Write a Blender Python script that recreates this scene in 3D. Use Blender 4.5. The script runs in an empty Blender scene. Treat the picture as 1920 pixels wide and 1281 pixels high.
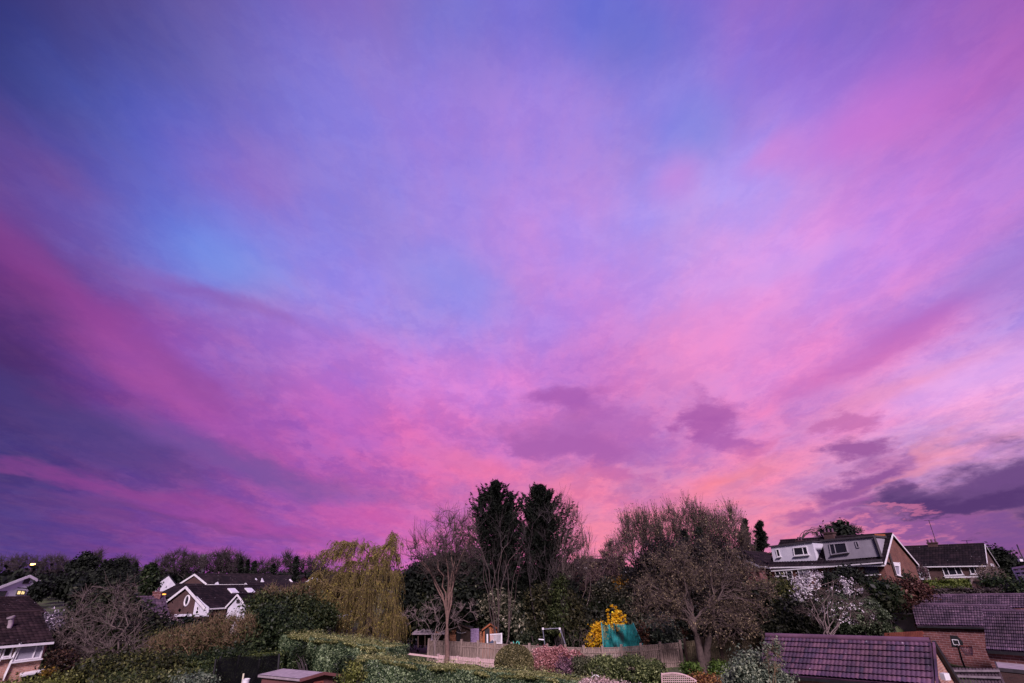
import bpy, math, random
import numpy as np
from mathutils import Vector
R = math.radians
scene = bpy.context.scene
COL = scene.collection

# ------------------------------------------------------------------ camera
FPX, PITCH, CAMH = 900.0, R(26.3), 7.0
cam_d = bpy.data.cameras.new("camera")
cam_d.sensor_width = 36.0
cam_d.lens = 36.0 * FPX / 1920.0
cam_d.clip_end = 3000
cam = bpy.data.objects.new("camera", cam_d)
COL.objects.link(cam)
cam.location = (0, 0, CAMH)
cam.rotation_euler = (R(90) + PITCH, 0, 0)
scene.camera = cam
scene.view_settings.view_transform = 'Standard'
scene.view_settings.look = 'None'
scene.view_settings.exposure = 0.0
scene.view_settings.gamma = 1.0
CP, SP = math.cos(PITCH), math.sin(PITCH)

def ray(px, py):
    a = (px - 960) / FPX; b = (640.5 - py) / FPX
    return np.array([a, CP - b * SP, SP + b * CP])

# ------------------------------------------------------------------ sky
def lin(c):
    return tuple(((v / 255) / 12.92 if v / 255 <= .04045 else ((v / 255 + .055) / 1.055) ** 2.4) for v in c)

ELS = [0, 4, 9, 15, 22, 30, 39, 49, 60]
SKYCOLS = [   # evening sky colours (red, green, blue), thirteen across for each height
 [(47,47,105),(72,62,125),(85,80,155),(105,92,165),(138,102,185),(118,115,205),(130,112,205),(105,110,205),(135,105,200),(145,105,195),(132,102,190),(155,95,185),(160,92,180)],
 [(50,62,130),(75,72,150),(92,90,170),(108,105,195),(128,112,205),(138,125,215),(135,120,212),(118,115,210),(130,112,210),(155,110,210),(150,115,210),(175,105,200),(170,100,190)],
 [(68,78,150),(80,88,170),(100,100,190),(118,115,205),(140,130,220),(155,125,218),(160,130,222),(165,130,218),(140,138,225),(172,128,215),(195,118,205),(185,118,210),(160,118,205)],
 [(120,65,140),(98,88,170),(125,105,200),(150,110,200),(138,130,220),(175,130,215),(195,135,222),(170,140,230),(190,150,230),(190,160,240),(205,145,235),(195,130,220),(190,125,210)],
 [(115,55,125),(140,80,165),(105,125,215),(125,145,230),(155,130,220),(155,140,225),(180,138,225),(195,145,230),(185,160,238),(205,155,238),(215,140,225),(205,130,220),(175,130,210)],
 [(70,42,100),(130,62,145),(165,88,180),(135,125,215),(185,135,225),(165,140,225),(180,135,220),(215,130,215),(228,145,215),(235,145,215),(228,140,215),(185,120,205),(190,140,215)],
 [(68,48,112),(110,58,135),(160,75,160),(160,95,185),(195,110,200),(205,125,215),(220,130,215),(190,110,190),(230,140,200),(222,128,205),(225,125,190),(235,160,225),(225,170,235)],
 [(62,55,112),(85,58,125),(110,68,145),(170,84,168),(190,92,178),(210,104,180),(210,114,188),(190,114,188),(205,119,188),(220,130,192),(225,144,202),(235,168,217),(215,149,207)],
 [(80,58,120),(100,63,135),(135,69,150),(145,84,165),(186,90,168),(200,100,170),(222,117,166),(232,128,170),(234,134,166),(236,134,166),(205,131,180),(190,115,170),(110,73,120)],
 [(95,68,130),(105,65,140),(130,69,150),(165,76,160),(190,94,180),(222,115,188),(228,121,172),(238,137,164),(230,127,164),(225,126,167),(200,115,165),(170,100,150),(120,78,130)],
]
SKYY = [0, 120, 240, 360, 480, 600, 720, 840, 960, 1060]
def sky_colour(az_deg, el_deg):
    """the table's colour in a compass direction (azimuth from +Y, height above the horizon)"""
    d = (math.cos(R(el_deg)) * math.sin(R(az_deg)), math.cos(R(el_deg)) * math.cos(R(az_deg)), math.sin(R(el_deg)))
    dep = max(.15, d[1] * CP + d[2] * SP); v = -d[1] * SP + d[2] * CP
    px = min(max(960 + FPX * d[0] / dep, 0), 1919.9); py = min(max(640.5 - FPX * v / dep, 0), 1059.9)
    j = int(px // 160); u = px / 160 - j
    i = max(k for k in range(9) if SKYY[k] <= py); w = (py - SKYY[i]) / (SKYY[i + 1] - SKYY[i])
    q = lambda a, b: np.array(SKYCOLS[a][b], float)
    return (q(i, j) * (1 - u) + q(i, j + 1) * u) * (1 - w) + (q(i + 1, j) * (1 - u) + q(i + 1, j + 1) * u) * w
# soft cloud shapes: pixel centre, radii in pixels, tilt, colour, strength, softness
CLOUDS = [
 (430, 500, 95, 50, -25, (120, 146, 232), .6, 0), (850, 520, 110, 55, -15, (140, 146, 234), .5, 0),
 (1300, 250, 60, 60, 0, (128, 138, 226), .5, 0), (1180, 80, 120, 70, 0, (98, 110, 205), .5, 0),
 (30, 480, 60, 140, 25, (132, 58, 128), .35, 0), (170, 600, 210, 40, -42, (158, 74, 156), .45, 0),
 (380, 740, 190, 50, -40, (182, 88, 174), .5, 0), (30, 660, 110, 80, -30, (64, 44, 100), .5, 0),
 (400, 560, 160, 14, -20, (142, 84, 170), .5, 0), (150, 800, 260, 40, -24, (74, 64, 126), .65, 0), (420, 860, 200, 30, -20, (104, 78, 150), .55, 0), (340, 690, 150, 26, -36, (136, 70, 150), .45, 0),
 (520, 890, 240, 24, -14, (122, 86, 160), .6, 0), (250, 925, 300, 16, -12, (150, 70, 148), .6, 0),
 (250, 962, 300, 12, -9, (86, 64, 128), .75, 0), (450, 985, 240, 16, -8, (165, 72, 158), .5, 0),
 (640, 770, 90, 40, -30, (205, 108, 200), .4, 0), (1270, 335, 45, 45, 0, (200, 138, 222), .6, 0),
 (1620, 230, 130, 45, 30, (205, 118, 210), .6, 0), (1460, 290, 60, 25, 40, (212, 132, 214), .5, 0),
 (1740, 590, 190, 24, 28, (178, 108, 198), .75, 0), (1600, 680, 170, 26, 26, (206, 108, 182), .6, 0),
 (1870, 510, 80, 50, 20, (160, 130, 214), .5, 0), (1680, 730, 200, 20, 22, (240, 150, 190), .5, 0),
 (1850, 700, 170, 30, 20, (228, 168, 236), .6, 0), (1450, 500, 120, 26, 25, (196, 160, 240), .45, 0),
 (1350, 640, 170, 90, 30, (238, 142, 208), .4, 0), (1070, 765, 75, 40, -14, (168, 92, 176), .8, 1), (1010, 835, 70, 24, -10, (170, 94, 172), .8, 1), (1120, 850, 70, 26, -12, (166, 92, 170), .75, 1),
 (1080, 830, 150, 34, -8, (172, 98, 176), .8, 1), (1180, 800, 90, 30, -15, (176, 100, 180), .6, 1),
 (1325, 775, 60, 34, -10, (170, 92, 170), .85, 1), (1350, 810, 80, 30, -22, (172, 94, 172), .8, 1), (1160, 890, 60, 18, -12, (190, 104, 172), .7, 1),
 (1575, 795, 50, 16, 15, (190, 106, 172), .7, 1), (1612, 845, 50, 28, 8, (158, 92, 160), .95, 1),
 (1600, 905, 78, 34, 18, (146, 86, 154), .95, 1), (1580, 960, 90, 20, 4, (156, 88, 158), .8, 1),
 (1725, 935, 75, 30, -10, (118, 74, 134), 1., 1), (1940, 900, 185, 92, 4, (100, 70, 124), 1., 1), (1820, 935, 150, 48, 4, (104, 72, 126), 1., 1), (1870, 880, 90, 40, 10, (112, 76, 134), .9, 1),
 (1830, 950, 150, 34, 4, (88, 58, 114), 1., 1), (1700, 990, 160, 16, 0, (140, 84, 150), .8, 1),
 (1880, 1010, 120, 24, 0, (124, 80, 146), .8, 1), (1360, 905, 110, 26, 18, (252, 138, 150), .6, 0),
 (1060, 930, 90, 45, 10, (246, 128, 156), .4, 0), (880, 865, 110, 26, -14, (242, 122, 166), .5, 0),
 (1700, 868, 90, 10, 22, (240, 148, 170), .5, 0), (1250, 990, 200, 40, 10, (242, 138, 164), .45, 0),
 (700, 980, 110, 24, -10, (212, 92, 168), .5, 0), (1640, 1000, 110, 10, 0, (232, 132, 168), .6, 1),
 (1430, 830, 40, 14, 25, (205, 110, 170), .5, 1), (1700, 960, 40, 8, 0, (228, 128, 170), .5, 1),
]
world = bpy.data.worlds.new("World"); scene.world = world; world.use_nodes = True
nt = world.node_tree; nt.nodes.clear()
def N(t, **kw):
    n = nt.nodes.new(t)
    for k, v in kw.items(): setattr(n, k, v)
    return n
def L(a, b): nt.links.new(a, b)
def M(op, a, b=None, clamp=False):
    n = N('ShaderNodeMath', operation=op, use_clamp=clamp)
    for i, v in enumerate((a, b)):
        if v is None: continue
        if isinstance(v, (int, float)): n.inputs[i].default_value = v
        else: L(v, n.inputs[i])
    return n.outputs[0]
def VM(op, a, b=None):
    n = N('ShaderNodeVectorMath', operation=op)
    for i, v in enumerate((a, b)):
        if v is None: continue
        if isinstance(v, (tuple, list, np.ndarray)): n.inputs[i].default_value = tuple(float(q) for q in v)
        else: L(v, n.inputs[i])
    return n.outputs[1] if op in ('LENGTH', 'DOT_PRODUCT') else n.outputs[0]
def MR(v, a, b, c=0., d=1., kind='SMOOTHSTEP'):
    n = N('ShaderNodeMapRange', interpolation_type=kind)
    L(v, n.inputs[0])
    for i, q in enumerate((a, b, c, d)): n.inputs[i + 1].default_value = q
    return n.outputs[0]
def MIX(f, a, b, mode='MIX'):
    n = N('ShaderNodeMix', data_type='RGBA', blend_type=mode)
    for s, v in ((0, f), (6, a), (7, b)):
        if isinstance(v, (int, float)): n.inputs[s].default_value = v
        elif isinstance(v, tuple): n.inputs[s].default_value = (*v, 1)
        else: L(v, n.inputs[s])
    return n.outputs[2]
def NOISE(vec, scale, detail=4, rough=.5, out=0):
    n = N('ShaderNodeTexNoise'); L(vec, n.inputs['Vector'])
    n.inputs['Scale'].default_value = scale; n.inputs['Detail'].default_value = detail
    n.inputs['Roughness'].default_value = rough
    return n.outputs[out]
tc = N('ShaderNodeTexCoord'); D0 = tc.outputs['Generated']
sep0 = N('ShaderNodeSeparateXYZ'); L(D0, sep0.inputs[0])
zz = M('MAXIMUM', M('ADD', sep0.outputs[2], .16), .05)
comb = N('ShaderNodeCombineXYZ')
L(M('DIVIDE', sep0.outputs[0], zz), comb.inputs[0]); L(M('DIVIDE', sep0.outputs[1], zz), comb.inputs[1])
PL = comb.outputs[0]                                  # where the ray meets the cloud layer
PLs = VM('MULTIPLY', PL, (1.0, .42, 1.0))             # bands run away towards the horizon
PLp = VM('MULTIPLY', PL, (1.0, .55, 1.0))
w1 = VM('MULTIPLY', VM('SUBTRACT', NOISE(PLs, 2.2, 3, .5, 1), (.5, .5, .5)), (.10, .10, .09))
w2 = VM('MULTIPLY', VM('SUBTRACT', NOISE(PLp, 6.0, 5, .6, 1), (.5, .5, .5)), (.055, .055, .045))
D1 = VM('ADD', VM('ADD', D0, w1), w2)
w3 = VM('MULTIPLY', VM('SUBTRACT', NOISE(VM('MULTIPLY', D0, (1, 1, 2.4)), 7.0, 8, .66, 1), (.5, .5, .5)), (.24, .24, .10))
D2 = VM('ADD', D1, w3)
sep = N('ShaderNodeSeparateXYZ'); L(D1, sep.inputs[0])
az = M('DIVIDE', M('ARCTAN2', sep.outputs[0], sep.outputs[1]), R(140)); az = M('ADD', az, .5)
el = M('MULTIPLY', M('ARCSINE', sep.outputs[2]), 180 / math.pi)
cur = None
for i, e in enumerate(ELS):
    rp = N('ShaderNodeValToRGB'); cr = rp.color_ramp; cr.interpolation = 'B_SPLINE'
    n = 21
    while len(cr.elements) < n: cr.elements.new(.5)
    for k in range(n): cr.elements[k].position = k / (n - 1)
    for k in range(n):
        cr.elements[k].color = (*lin(sky_colour(-70 + 7 * k, e)), 1)
    L(az, rp.inputs[0])
    cur = rp.outputs[0] if cur is None else MIX(MR(el, ELS[i - 1], e, kind='SMOOTHSTEP'), cur, rp.outputs[0])
# pink and blue streaks in the cloud sheet
st = NOISE(PLs, 3.2, 6, .55); pf = NOISE(VM('ADD', PLp, (3, 7, 0)), 4.6, 7, .6)
st = MR(st, .36, .64, 0, 1); pf = MR(pf, .36, .66, 0, 1)
cur = MIX(1., cur, MIX(st, (.90, .97, 1.01), (1.10, 1.02, .99)), 'MULTIPLY')
cur = MIX(1., cur, MIX(pf, (.91, 1.0, 1.06), (1.06, 1.01, .98)), 'MULTIPLY')
hz = MR(sep0.outputs[2], .62, .12)                      # broken feathery cloud, stronger lower down
ft = MR(NOISE(VM('ADD', VM('MULTIPLY', D2, (1.0, 1.0, 2.2)), VM('MULTIPLY', w2, (3., 3., 3.))), 11.0, 8, .62), .34, .66)
fc = MIX(ft, (.84, .89, .97), (1.14, 1.22, 1.08))
cur = MIX(M('ADD', M('MULTIPLY', hz, .6), .3), cur, MIX(1., cur, fc, 'MULTIPLY'))
for (px, py, rx, ry, rot, c, stg, hard) in CLOUDS:
    d = ray(px, py); d = d / np.linalg.norm(d)
    e1 = np.array([math.cos(R(rot)), 0, 0]) + math.sin(R(rot)) * np.array([0, -SP, CP])
    e1 -= d * e1.dot(d); e1 /= np.linalg.norm(e1); e2 = np.cross(d, e1)
    k = 1 / np.linalg.norm(ray(px, py))
    r1, r2 = rx / FPX * k, ry / FPX * k * (1 if abs(py - 640) < 200 else k ** .4)
    V = D2 if hard else D1
    cb = N('ShaderNodeCombineXYZ')
    L(VM('DOT_PRODUCT', V, e1 / r1), cb.inputs[0]); L(VM('DOT_PRODUCT', V, e2 / r2), cb.inputs[1])
    off = VM('SUBTRACT', cb.outputs[0], (float(d.dot(e1) / r1), float(d.dot(e2) / r2), 0))
    ln = VM('LENGTH', off)
    m = MR(ln, 1.3 if hard else 1.6, .42 if hard else 0., 0., stg)
    cur = MIX(m, cur, lin(c))
# the sky behind the camera: unseen even tone, kept dark to cut fill light
cur = MIX(MR(sep0.outputs[1], -.05, -.45), cur, (.13, .10, .20))
bg = N('ShaderNodeBackground'); L(cur, bg.inputs[0]); bg.inputs[1].default_value = 1.0
wo = N('ShaderNodeOutputWorld'); L(bg.outputs[0], wo.inputs[0])
world.cycles.sampling_method = 'MANUAL'; world.cycles.sample_map_resolution = 512

sun_d = bpy.data.lights.new("evening_glow", 'SUN'); sun_d.energy = 4.8; sun_d.angle = R(11)
sun_d.color = (1.0, .79, .93)
sun = bpy.data.objects.new("evening_glow", sun_d); COL.objects.link(sun)
sun.rotation_euler = (R(54), 0, R(3))

# ------------------------------------------------------------------ helpers
def P(px, py, Y):
    r = ray(px, py); return np.array([0, 0, CAMH]) + r * (Y / r[1])
def SC(py, Y):                       # metres per photo pixel at that depth
    return Y / (FPX * ray(960, py)[1])
def XY(px, Y, py=1090): return P(px, py, Y)[:2]
def sstep(t): t = np.clip(t, 0, 1); return t * t * (3 - 2 * t)
def gz(x, y):
    x = np.asarray(x, float); y = np.asarray(y, float)
    z = 1.0 * sstep((x - 6) / 15) + 4.7 * sstep((x - 14) / 16) * sstep((y - 42) / 11)
    z = z + 1.6 * sstep((y - 42) / 14) * sstep((-x - 12) / 8)
    z = z + 2.6 * sstep((y - 62) / 70)
    z = z + 6.0 * sstep((y - 150) / 300) + .12 * np.sin(x * .21) * np.cos(y * .17)
    return z
class Plane:                         # an upright plane through two ground points
    def __init__(s, a, b):
        s.a = np.array(a[:2], float); s.b = np.array(b[:2], float)
        t = (s.b - s.a); t /= np.linalg.norm(t); s.t = t; n = np.array([t[1], -t[0]])
        if n.dot(-s.a) < 0: n = -n
        s.n = n                      # faces the camera
    def off(s, d): return Plane(s.a - s.n * d, s.b - s.n * d)   # d metres further back
    def hit(s, px, py, out=0.):
        r = ray(px, py); c = s.n.dot(s.a + s.n * out); k = c / s.n.dot(r[:2])
        return np.array([0, 0, CAMH]) + r * k
OFFS = {}
def link(o, parent, base):
    COL.objects.link(o)
    o.location = Vector([float(v) for v in base])
    w = np.array(base, float)
    if parent is not None:
        o.parent = parent; w = w + OFFS[parent.name]
    OFFS[o.name] = w
    return o
def tag(o, label=None, cat=None, group=None, kind=None):
    if label: o['label'] = label
    if cat: o['category'] = cat
    if group: o['group'] = group
    if kind: o['kind'] = kind
    return o
def thing(name, label, cat, base, group=None):
    o = bpy.data.objects.new(name, None); o.empty_display_size = .3
    link(o, None, base); return tag(o, label, cat, group)
def mesh_obj(name, V, faces, mat, parent=None, base=None, uv=None, smooth=False, fmats=None):
    """faces: list of int arrays (m,k). uv: per-vertex (n,2)."""
    V = np.asarray(V, np.float64).reshape(-1, 3)
    me = bpy.data.meshes.new(name)
    if parent is not None: o0 = OFFS[parent.name]; base = (0, 0, 0)
    else:
        if base is None: base = (0, 0, 0)
        o0 = np.array(base, float)
    faces = [np.asarray(f, np.int64) for f in faces if len(f)]
    nl = sum(f.size for f in faces); npoly = sum(len(f) for f in faces)
    me.vertices.add(len(V)); me.vertices.foreach_set('co', (V - o0).astype(np.float32).ravel())
    me.loops.add(nl); idx = np.concatenate([f.ravel() for f in faces]).astype(np.int32)
    me.loops.foreach_set('vertex_index', idx)
    me.polygons.add(npoly)
    tot = np.concatenate([np.full(len(f), f.shape[1]) for f in faces]); st_ = np.concatenate([[0], np.cumsum(tot)[:-1]])
    me.polygons.foreach_set('loop_start', st_.astype(np.int32)); me.polygons.foreach_set('loop_total', tot.astype(np.int32))
    if smooth: me.polygons.foreach_set('use_smooth', np.ones(npoly, bool))
    if uv is not None:
        ul = me.uv_layers.new(name='UVMap'); ul.data.foreach_set('uv', np.asarray(uv, np.float32)[idx].ravel())
    me.update(calc_edges=True)
    for m in (mat if isinstance(mat, (list, tuple)) else [mat]): me.materials.append(m)
    if fmats is not None: me.polygons.foreach_set('material_index', np.asarray(fmats, np.int32))
    o = bpy.data.objects.new(name, me)
    return link(o, parent, base)
class MB:
    """collects solid pieces in world coordinates with metre UVs; build() links ONE mesh."""
    def __init__(s): s.V = []; s.U = []; s.F = {3: [], 4: [], 5: []}; s.n = 0
    def poly(s, pts):
        pts = [np.array(p, float) for p in pts]
        u = pts[1] - pts[0]; u /= (np.linalg.norm(u) + 1e-9)
        nn = np.cross(pts[1] - pts[0], pts[2] - pts[0]); nn /= (np.linalg.norm(nn) + 1e-9); v = np.cross(nn, u)
        o = pts[0]
        s.V += pts; s.U += [((p - o).dot(u), (p - o).dot(v)) for p in pts]
        s.F[len(pts)].append([s.n + i for i in range(len(pts))]); s.n += len(pts)
    def slab(s, pts, th, nrm=None):
        """a plate with outline pts (3-5), thickness th away from its face along -normal"""
        pts = [np.array(p, float) for p in pts]
        if nrm is None:
            nrm = np.cross(pts[1] - pts[0], pts[-1] - pts[0])
        nrm = np.array(nrm, float); nrm /= np.linalg.norm(nrm)
        bk = [p - nrm * th for p in pts]
        s.poly(pts); s.poly(bk[::-1])
        for i in range(len(pts)):
            j = (i + 1) % len(pts); s.poly([pts[i], bk[i], bk[j], pts[j]])
    def bar(s, a, b, w, h=None, up=(0, 0, 1)):
        a = np.array(a, float); b = np.array(b, float); h = h or w
        t = b - a; t /= (np.linalg.norm(t) + 1e-9); up = np.array(up, float)
        if abs(t.dot(up)) > .95: up = np.array([0, 1., 0])
        x = np.cross(t, up); x /= np.linalg.norm(x); y = np.cross(x, t)
        c = [x * w / 2 * i + y * h / 2 * j for i, j in ((-1, -1), (1, -1), (1, 1), (-1, 1))]
        A = [a + q for q in c]; B = [b + q for q in c]
        s.poly(A[::-1]); s.poly(B)
        for i in range(4): j = (i + 1) % 4; s.poly([A[i], A[j], B[j], B[i]])
    def box(s, c, sx, sy, sz, yaw=0.):
        """c = centre of the bottom"""
        c = np.array(c, float); ex = np.array([math.cos(yaw), math.sin(yaw), 0]); ey = np.array([-ex[1], ex[0], 0])
        b = [c + ex * sx / 2 * i + ey * sy / 2 * j for i, j in ((-1, -1), (1, -1), (1, 1), (-1, 1))]
        t = [q + np.array([0, 0, sz]) for q in b]
        s.poly(b[::-1]); s.poly(t)
        for i in range(4): j = (i + 1) % 4; s.poly([b[i], b[j], t[j], t[i]])
    def tube(s, pts, r, n=8):
        pts = np.array(pts, float)[None]; rr = np.broadcast_to(np.array(r, float), (1, pts.shape[1]))
        V, F = tubes(pts, rr, n); b = s.n
        s.V += list(V); s.U += [(0, 0)] * len(V); s.F[4] += [[b + i for i in f] for f in F]; s.n += len(V)
    def build(s, name, mat, parent=None, base=None, smooth=False):
        return mesh_obj(name, np.array(s.V), [s.F[k] for k in (3, 4, 5)], mat, parent, base, np.array(s.U), smooth)
def tubes(Pt, Rr, n=4):
    """Pt (m,k,3), Rr (m,k) -> tube mesh arrays"""
    m, k, _ = Pt.shape
    T = np.gradient(Pt, axis=1); T /= (np.linalg.norm(T, axis=2, keepdims=True) + 1e-9)
    ref = np.where(np.abs(T[:, :1, 2:3]) > .8, np.array([[[1., 0, 0]]]), np.array([[[0, 0, 1.]]]))
    ref = np.broadcast_to(ref, T.shape)
    X = np.cross(T, ref); X /= (np.linalg.norm(X, axis=2, keepdims=True) + 1e-9); Y = np.cross(T, X)
    a = np.arange(n) * 2 * np.pi / n
    V = Pt[:, :, None] + Rr[:, :, None, None] * (np.cos(a)[None, None, :, None] * X[:, :, None] + np.sin(a)[None, None, :, None] * Y[:, :, None])
    i = np.arange(m)[:, None, None] * k * n; j = np.arange(k - 1)[None, :, None] * n; q = np.arange(n)[None, None]
    q2 = (q + 1) % n
    F = np.stack([i + j + q, i + j + q2, i + j + n + q2, i + j + n + q], -1).reshape(-1, 4)
    return V.reshape(-1, 3), F

# ------------------------------------------------------------------ materials
MATS = {}
class NT:
    def __init__(s, name):
        s.m = bpy.data.materials.new(name); s.m.use_nodes = True; s.t = s.m.node_tree
        s.b = s.t.nodes['Principled BSDF']; s.out = s.t.nodes['Material Output']
    def n(s, t, ins={}, **kw):
        x = s.t.nodes.new(t)
        for k, v in kw.items(): setattr(x, k, v)
        for k, v in ins.items():
            if hasattr(v, 'is_output'): s.t.links.new(v, x.inputs[k])
            else: x.inputs[k].default_value = v
        return x
    def ramp(s, f, stops):
        x = s.t.nodes.new('ShaderNodeValToRGB'); cr = x.color_ramp
        while len(cr.elements) < len(stops): cr.elements.new(.5)
        for i, (p, c) in enumerate(stops): cr.elements[i].position = p; cr.elements[i].color = (*c, 1)
        s.t.links.new(f, x.inputs[0]); return x.outputs[0]
    def mix(s, f, a, b, mode='MIX'):
        x = s.t.nodes.new('ShaderNodeMix'); x.data_type = 'RGBA'; x.blend_type = mode
        for i, v in ((0, f), (6, a), (7, b)):
            if hasattr(v, 'is_output'): s.t.links.new(v, x.inputs[i])
            else: x.inputs[i].default_value = v if i == 0 else (*v, 1)
        return x.outputs[2]
def mul(c, k): return tuple(min(1, v * k) for v in c)
def m_leaf(name, cols, trans=.25, rough=.5, clump=.6):
    if name in MATS: return MATS[name]
    q = NT(name); g = q.n('ShaderNodeNewGeometry'); tcn = q.n('ShaderNodeTexCoord')
    ns = q.n('ShaderNodeTexNoise', {'Vector': tcn.outputs['Object'], 'Scale': clump, 'Detail': 3.})
    f = q.n('ShaderNodeMath', {0: g.outputs['Random Per Island'], 1: ns.outputs[0]}, operation='ADD')
    f = q.n('ShaderNodeMath', {0: f.outputs[0], 1: .5}, operation='MULTIPLY')
    st_ = [(.22, mul(cols[0], .8)), (.5, mul(cols[1], .85)), (.66, mul(cols[2], .9)), (.80, mul(cols[2], 1.55))]  # many dark leaves, few bright: highlights put into the colour for contrast
    c = q.ramp(f.outputs[0], st_)
    q.t.links.new(c, q.b.inputs['Base Color']); q.b.inputs['Roughness'].default_value = rough; q.b.inputs['Specular IOR Level'].default_value = .22
    tr = q.n('ShaderNodeBsdfTranslucent', {'Color': c}); mx = q.n('ShaderNodeMixShader', {0: trans})
    q.t.links.new(q.b.outputs[0], mx.inputs[1]); q.t.links.new(tr.outputs[0], mx.inputs[2])
    q.t.links.new(mx.outputs[0], q.out.inputs[0]); MATS[name] = q.m; return q.m
def m_noise(name, c1, c2, scale=3., rough=.8, bump=0., c3=None, stretch=None, metal=0.):
    if name in MATS: return MATS[name]
    q = NT(name); tcn = q.n('ShaderNodeTexCoord'); v = tcn.outputs['Object']
    if stretch: v = q.n('ShaderNodeMapping', {'Vector': v, 'Scale': stretch}).outputs[0]
    ns = q.n('ShaderNodeTexNoise', {'Vector': v, 'Scale': scale, 'Detail': 6., 'Roughness': .62})
    stops = [(.32, c1), (.68, c2)] if c3 is None else [(.3, c1), (.5, c2), (.7, c3)]
    c = q.ramp(ns.outputs[0], stops); q.t.links.new(c, q.b.inputs['Base Color'])
    q.b.inputs['Roughness'].default_value = rough; q.b.inputs['Metallic'].default_value = metal
    if bump:
        bp = q.n('ShaderNodeBump', {'Height': ns.outputs[0], 'Strength': bump, 'Distance': .05})
        q.t.links.new(bp.outputs[0], q.b.inputs['Normal'])
    MATS[name] = q.m; return q.m
def m_brick(name, c1, c2, mortar, bw=.225, rh=.075):
    q = NT(name); uv = q.n('ShaderNodeUVMap')
    b = q.n('ShaderNodeTexBrick', {'Vector': uv.outputs[0], 'Color1': (*c1, 1), 'Color2': (*c2, 1), 'Mortar': (*mortar, 1),
        'Scale': 1., 'Mortar Size': .010, 'Mortar Smooth': .2, 'Brick Width': bw, 'Row Height': rh, 'Bias': -.1})
    ns = q.n('ShaderNodeTexNoise', {'Vector': uv.outputs[0], 'Scale': 1.3, 'Detail': 6., 'Roughness': .65})
    c = q.mix(1., b.outputs[0], q.ramp(ns.outputs[0], [(.3, (.62, .6, .6)), (.7, (1.15, 1.12, 1.1))]), 'MULTIPLY')
    q.t.links.new(c, q.b.inputs['Base Color']); q.b.inputs['Roughness'].default_value = .9
    MATS[name] = q.m; return q.m
def m_tiles(name, cols, rough=.6, lichen=.5):
    """one colour for each tile (UV counts tiles), with pale lichen flecks"""
    q = NT(name); uv = q.n('ShaderNodeUVMap')
    fl = q.n('ShaderNodeVectorMath', {0: uv.outputs[0]}, operation='FLOOR')
    wn = q.n('ShaderNodeTexWhiteNoise', {'Vector': fl.outputs[0]}, noise_dimensions='2D')
    tcn = q.n('ShaderNodeTexCoord')
    ns = q.n('ShaderNodeTexNoise', {'Vector': tcn.outputs['Object'], 'Scale': .9, 'Detail': 5.})
    f = q.n('ShaderNodeMath', {0: wn.outputs[0], 1: ns.outputs[0]}, operation='ADD')
    f = q.n('ShaderNodeMath', {0: f.outputs[0], 1: .5}, operation='MULTIPLY')
    k = len(cols); c = q.ramp(f.outputs[0], [(.2 + .6 * i / (k - 1), cc) for i, cc in enumerate(cols)])
    n2 = q.n('ShaderNodeTexNoise', {'Vector': tcn.outputs['Object'], 'Scale': 7., 'Detail': 4., 'Roughness': .7})
    c = q.mix(q.ramp(n2.outputs[0], [(.60, (0, 0, 0)), (.74, (lichen,) * 3)]), c, mul(cols[-1], 2.2))
    vo = q.n('ShaderNodeTexVoronoi', {'Vector': tcn.outputs['Object'], 'Scale': 1.6}); c = q.mix(q.ramp(vo.outputs[0], [(.045, (.8,) * 3), (.065, (0, 0, 0))]), c, (.5, .48, .5))
    q.b.inputs['Specular IOR Level'].default_value = .15
    n3 = q.n('ShaderNodeTexNoise', {'Vector': tcn.outputs['Object'], 'Scale': .55, 'Detail': 6., 'Roughness': .7}); c = q.mix(1., c, q.ramp(n3.outputs[0], [(.36, (.6, .62, .6)), (.62, (1.25, 1.2, 1.25))]), 'MULTIPLY')
    q.t.links.new(c, q.b.inputs['Base Color']); q.b.inputs['Roughness'].default_value = rough
    MATS[name] = q.m; return q.m
def m_emit(name, c, s):
    q = NT(name); q.b.inputs['Base Color'].default_value = (*c, 1)
    q.b.inputs['Emission Color'].default_value = (*c, 1); q.b.inputs['Emission Strength'].default_value = s
    return q.m
def m_glass(name, c, rough=.12):
    q = NT(name); q.b.inputs['Base Color'].default_value = (*c, 1); q.b.inputs['Roughness'].default_value = rough
    q.b.inputs['Specular IOR Level'].default_value = .5; return q.m

BARK = m_noise('bark_brown', (.042, .028, .026), (.10, .07, .062), 6, .9)
BARKG = m_noise('bark_grey', (.12, .09, .085), (.24, .18, .17), 5, .9)
BARKP = m_noise('bark_pinkish', (.085, .05, .042), (.21, .125, .10), 4, .9)
BARKD = m_noise('bark_dark', (.030, .022, .024), (.06, .045, .045), 5, .95)
TWIGB = m_noise('twig_tan', (.13, .085, .045), (.24, .16, .09), 3, .9)
WHITE = m_noise('white_paint', (.62, .60, .62), (.80, .79, .80), 2, .45)
RENDERW = m_noise('white_render', (.50, .49, .56), (.66, .65, .70), 1.5, .85)
RENDERG = m_noise('grey_render', (.25, .23, .27), (.33, .31, .35), 1.5, .85)
GLASS = m_glass('dark_glass', (.018, .018, .024)); GLASSP = m_glass('net_curtain_glass', (.28, .27, .32), .25)
BLACK = m_noise('black_plastic', (.008, .008, .009), (.02, .02, .022), 4, .5)
SOIL = m_noise('soil_and_leaves', (.022, .018, .012), (.045, .04, .022), 3, .95)
BR_RED = m_brick('brick_red', (.13, .042, .040), (.20, .07, .062), (.34, .24, .26), .42, .15)
BR_PINK = m_brick('brick_pink', (.34, .16, .12), (.48, .25, .18), (.50, .38, .34), .27, .09)
BR_DARK = m_brick('brick_dark', (.06, .026, .024), (.095, .04, .034), (.085, .06, .06))
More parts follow.
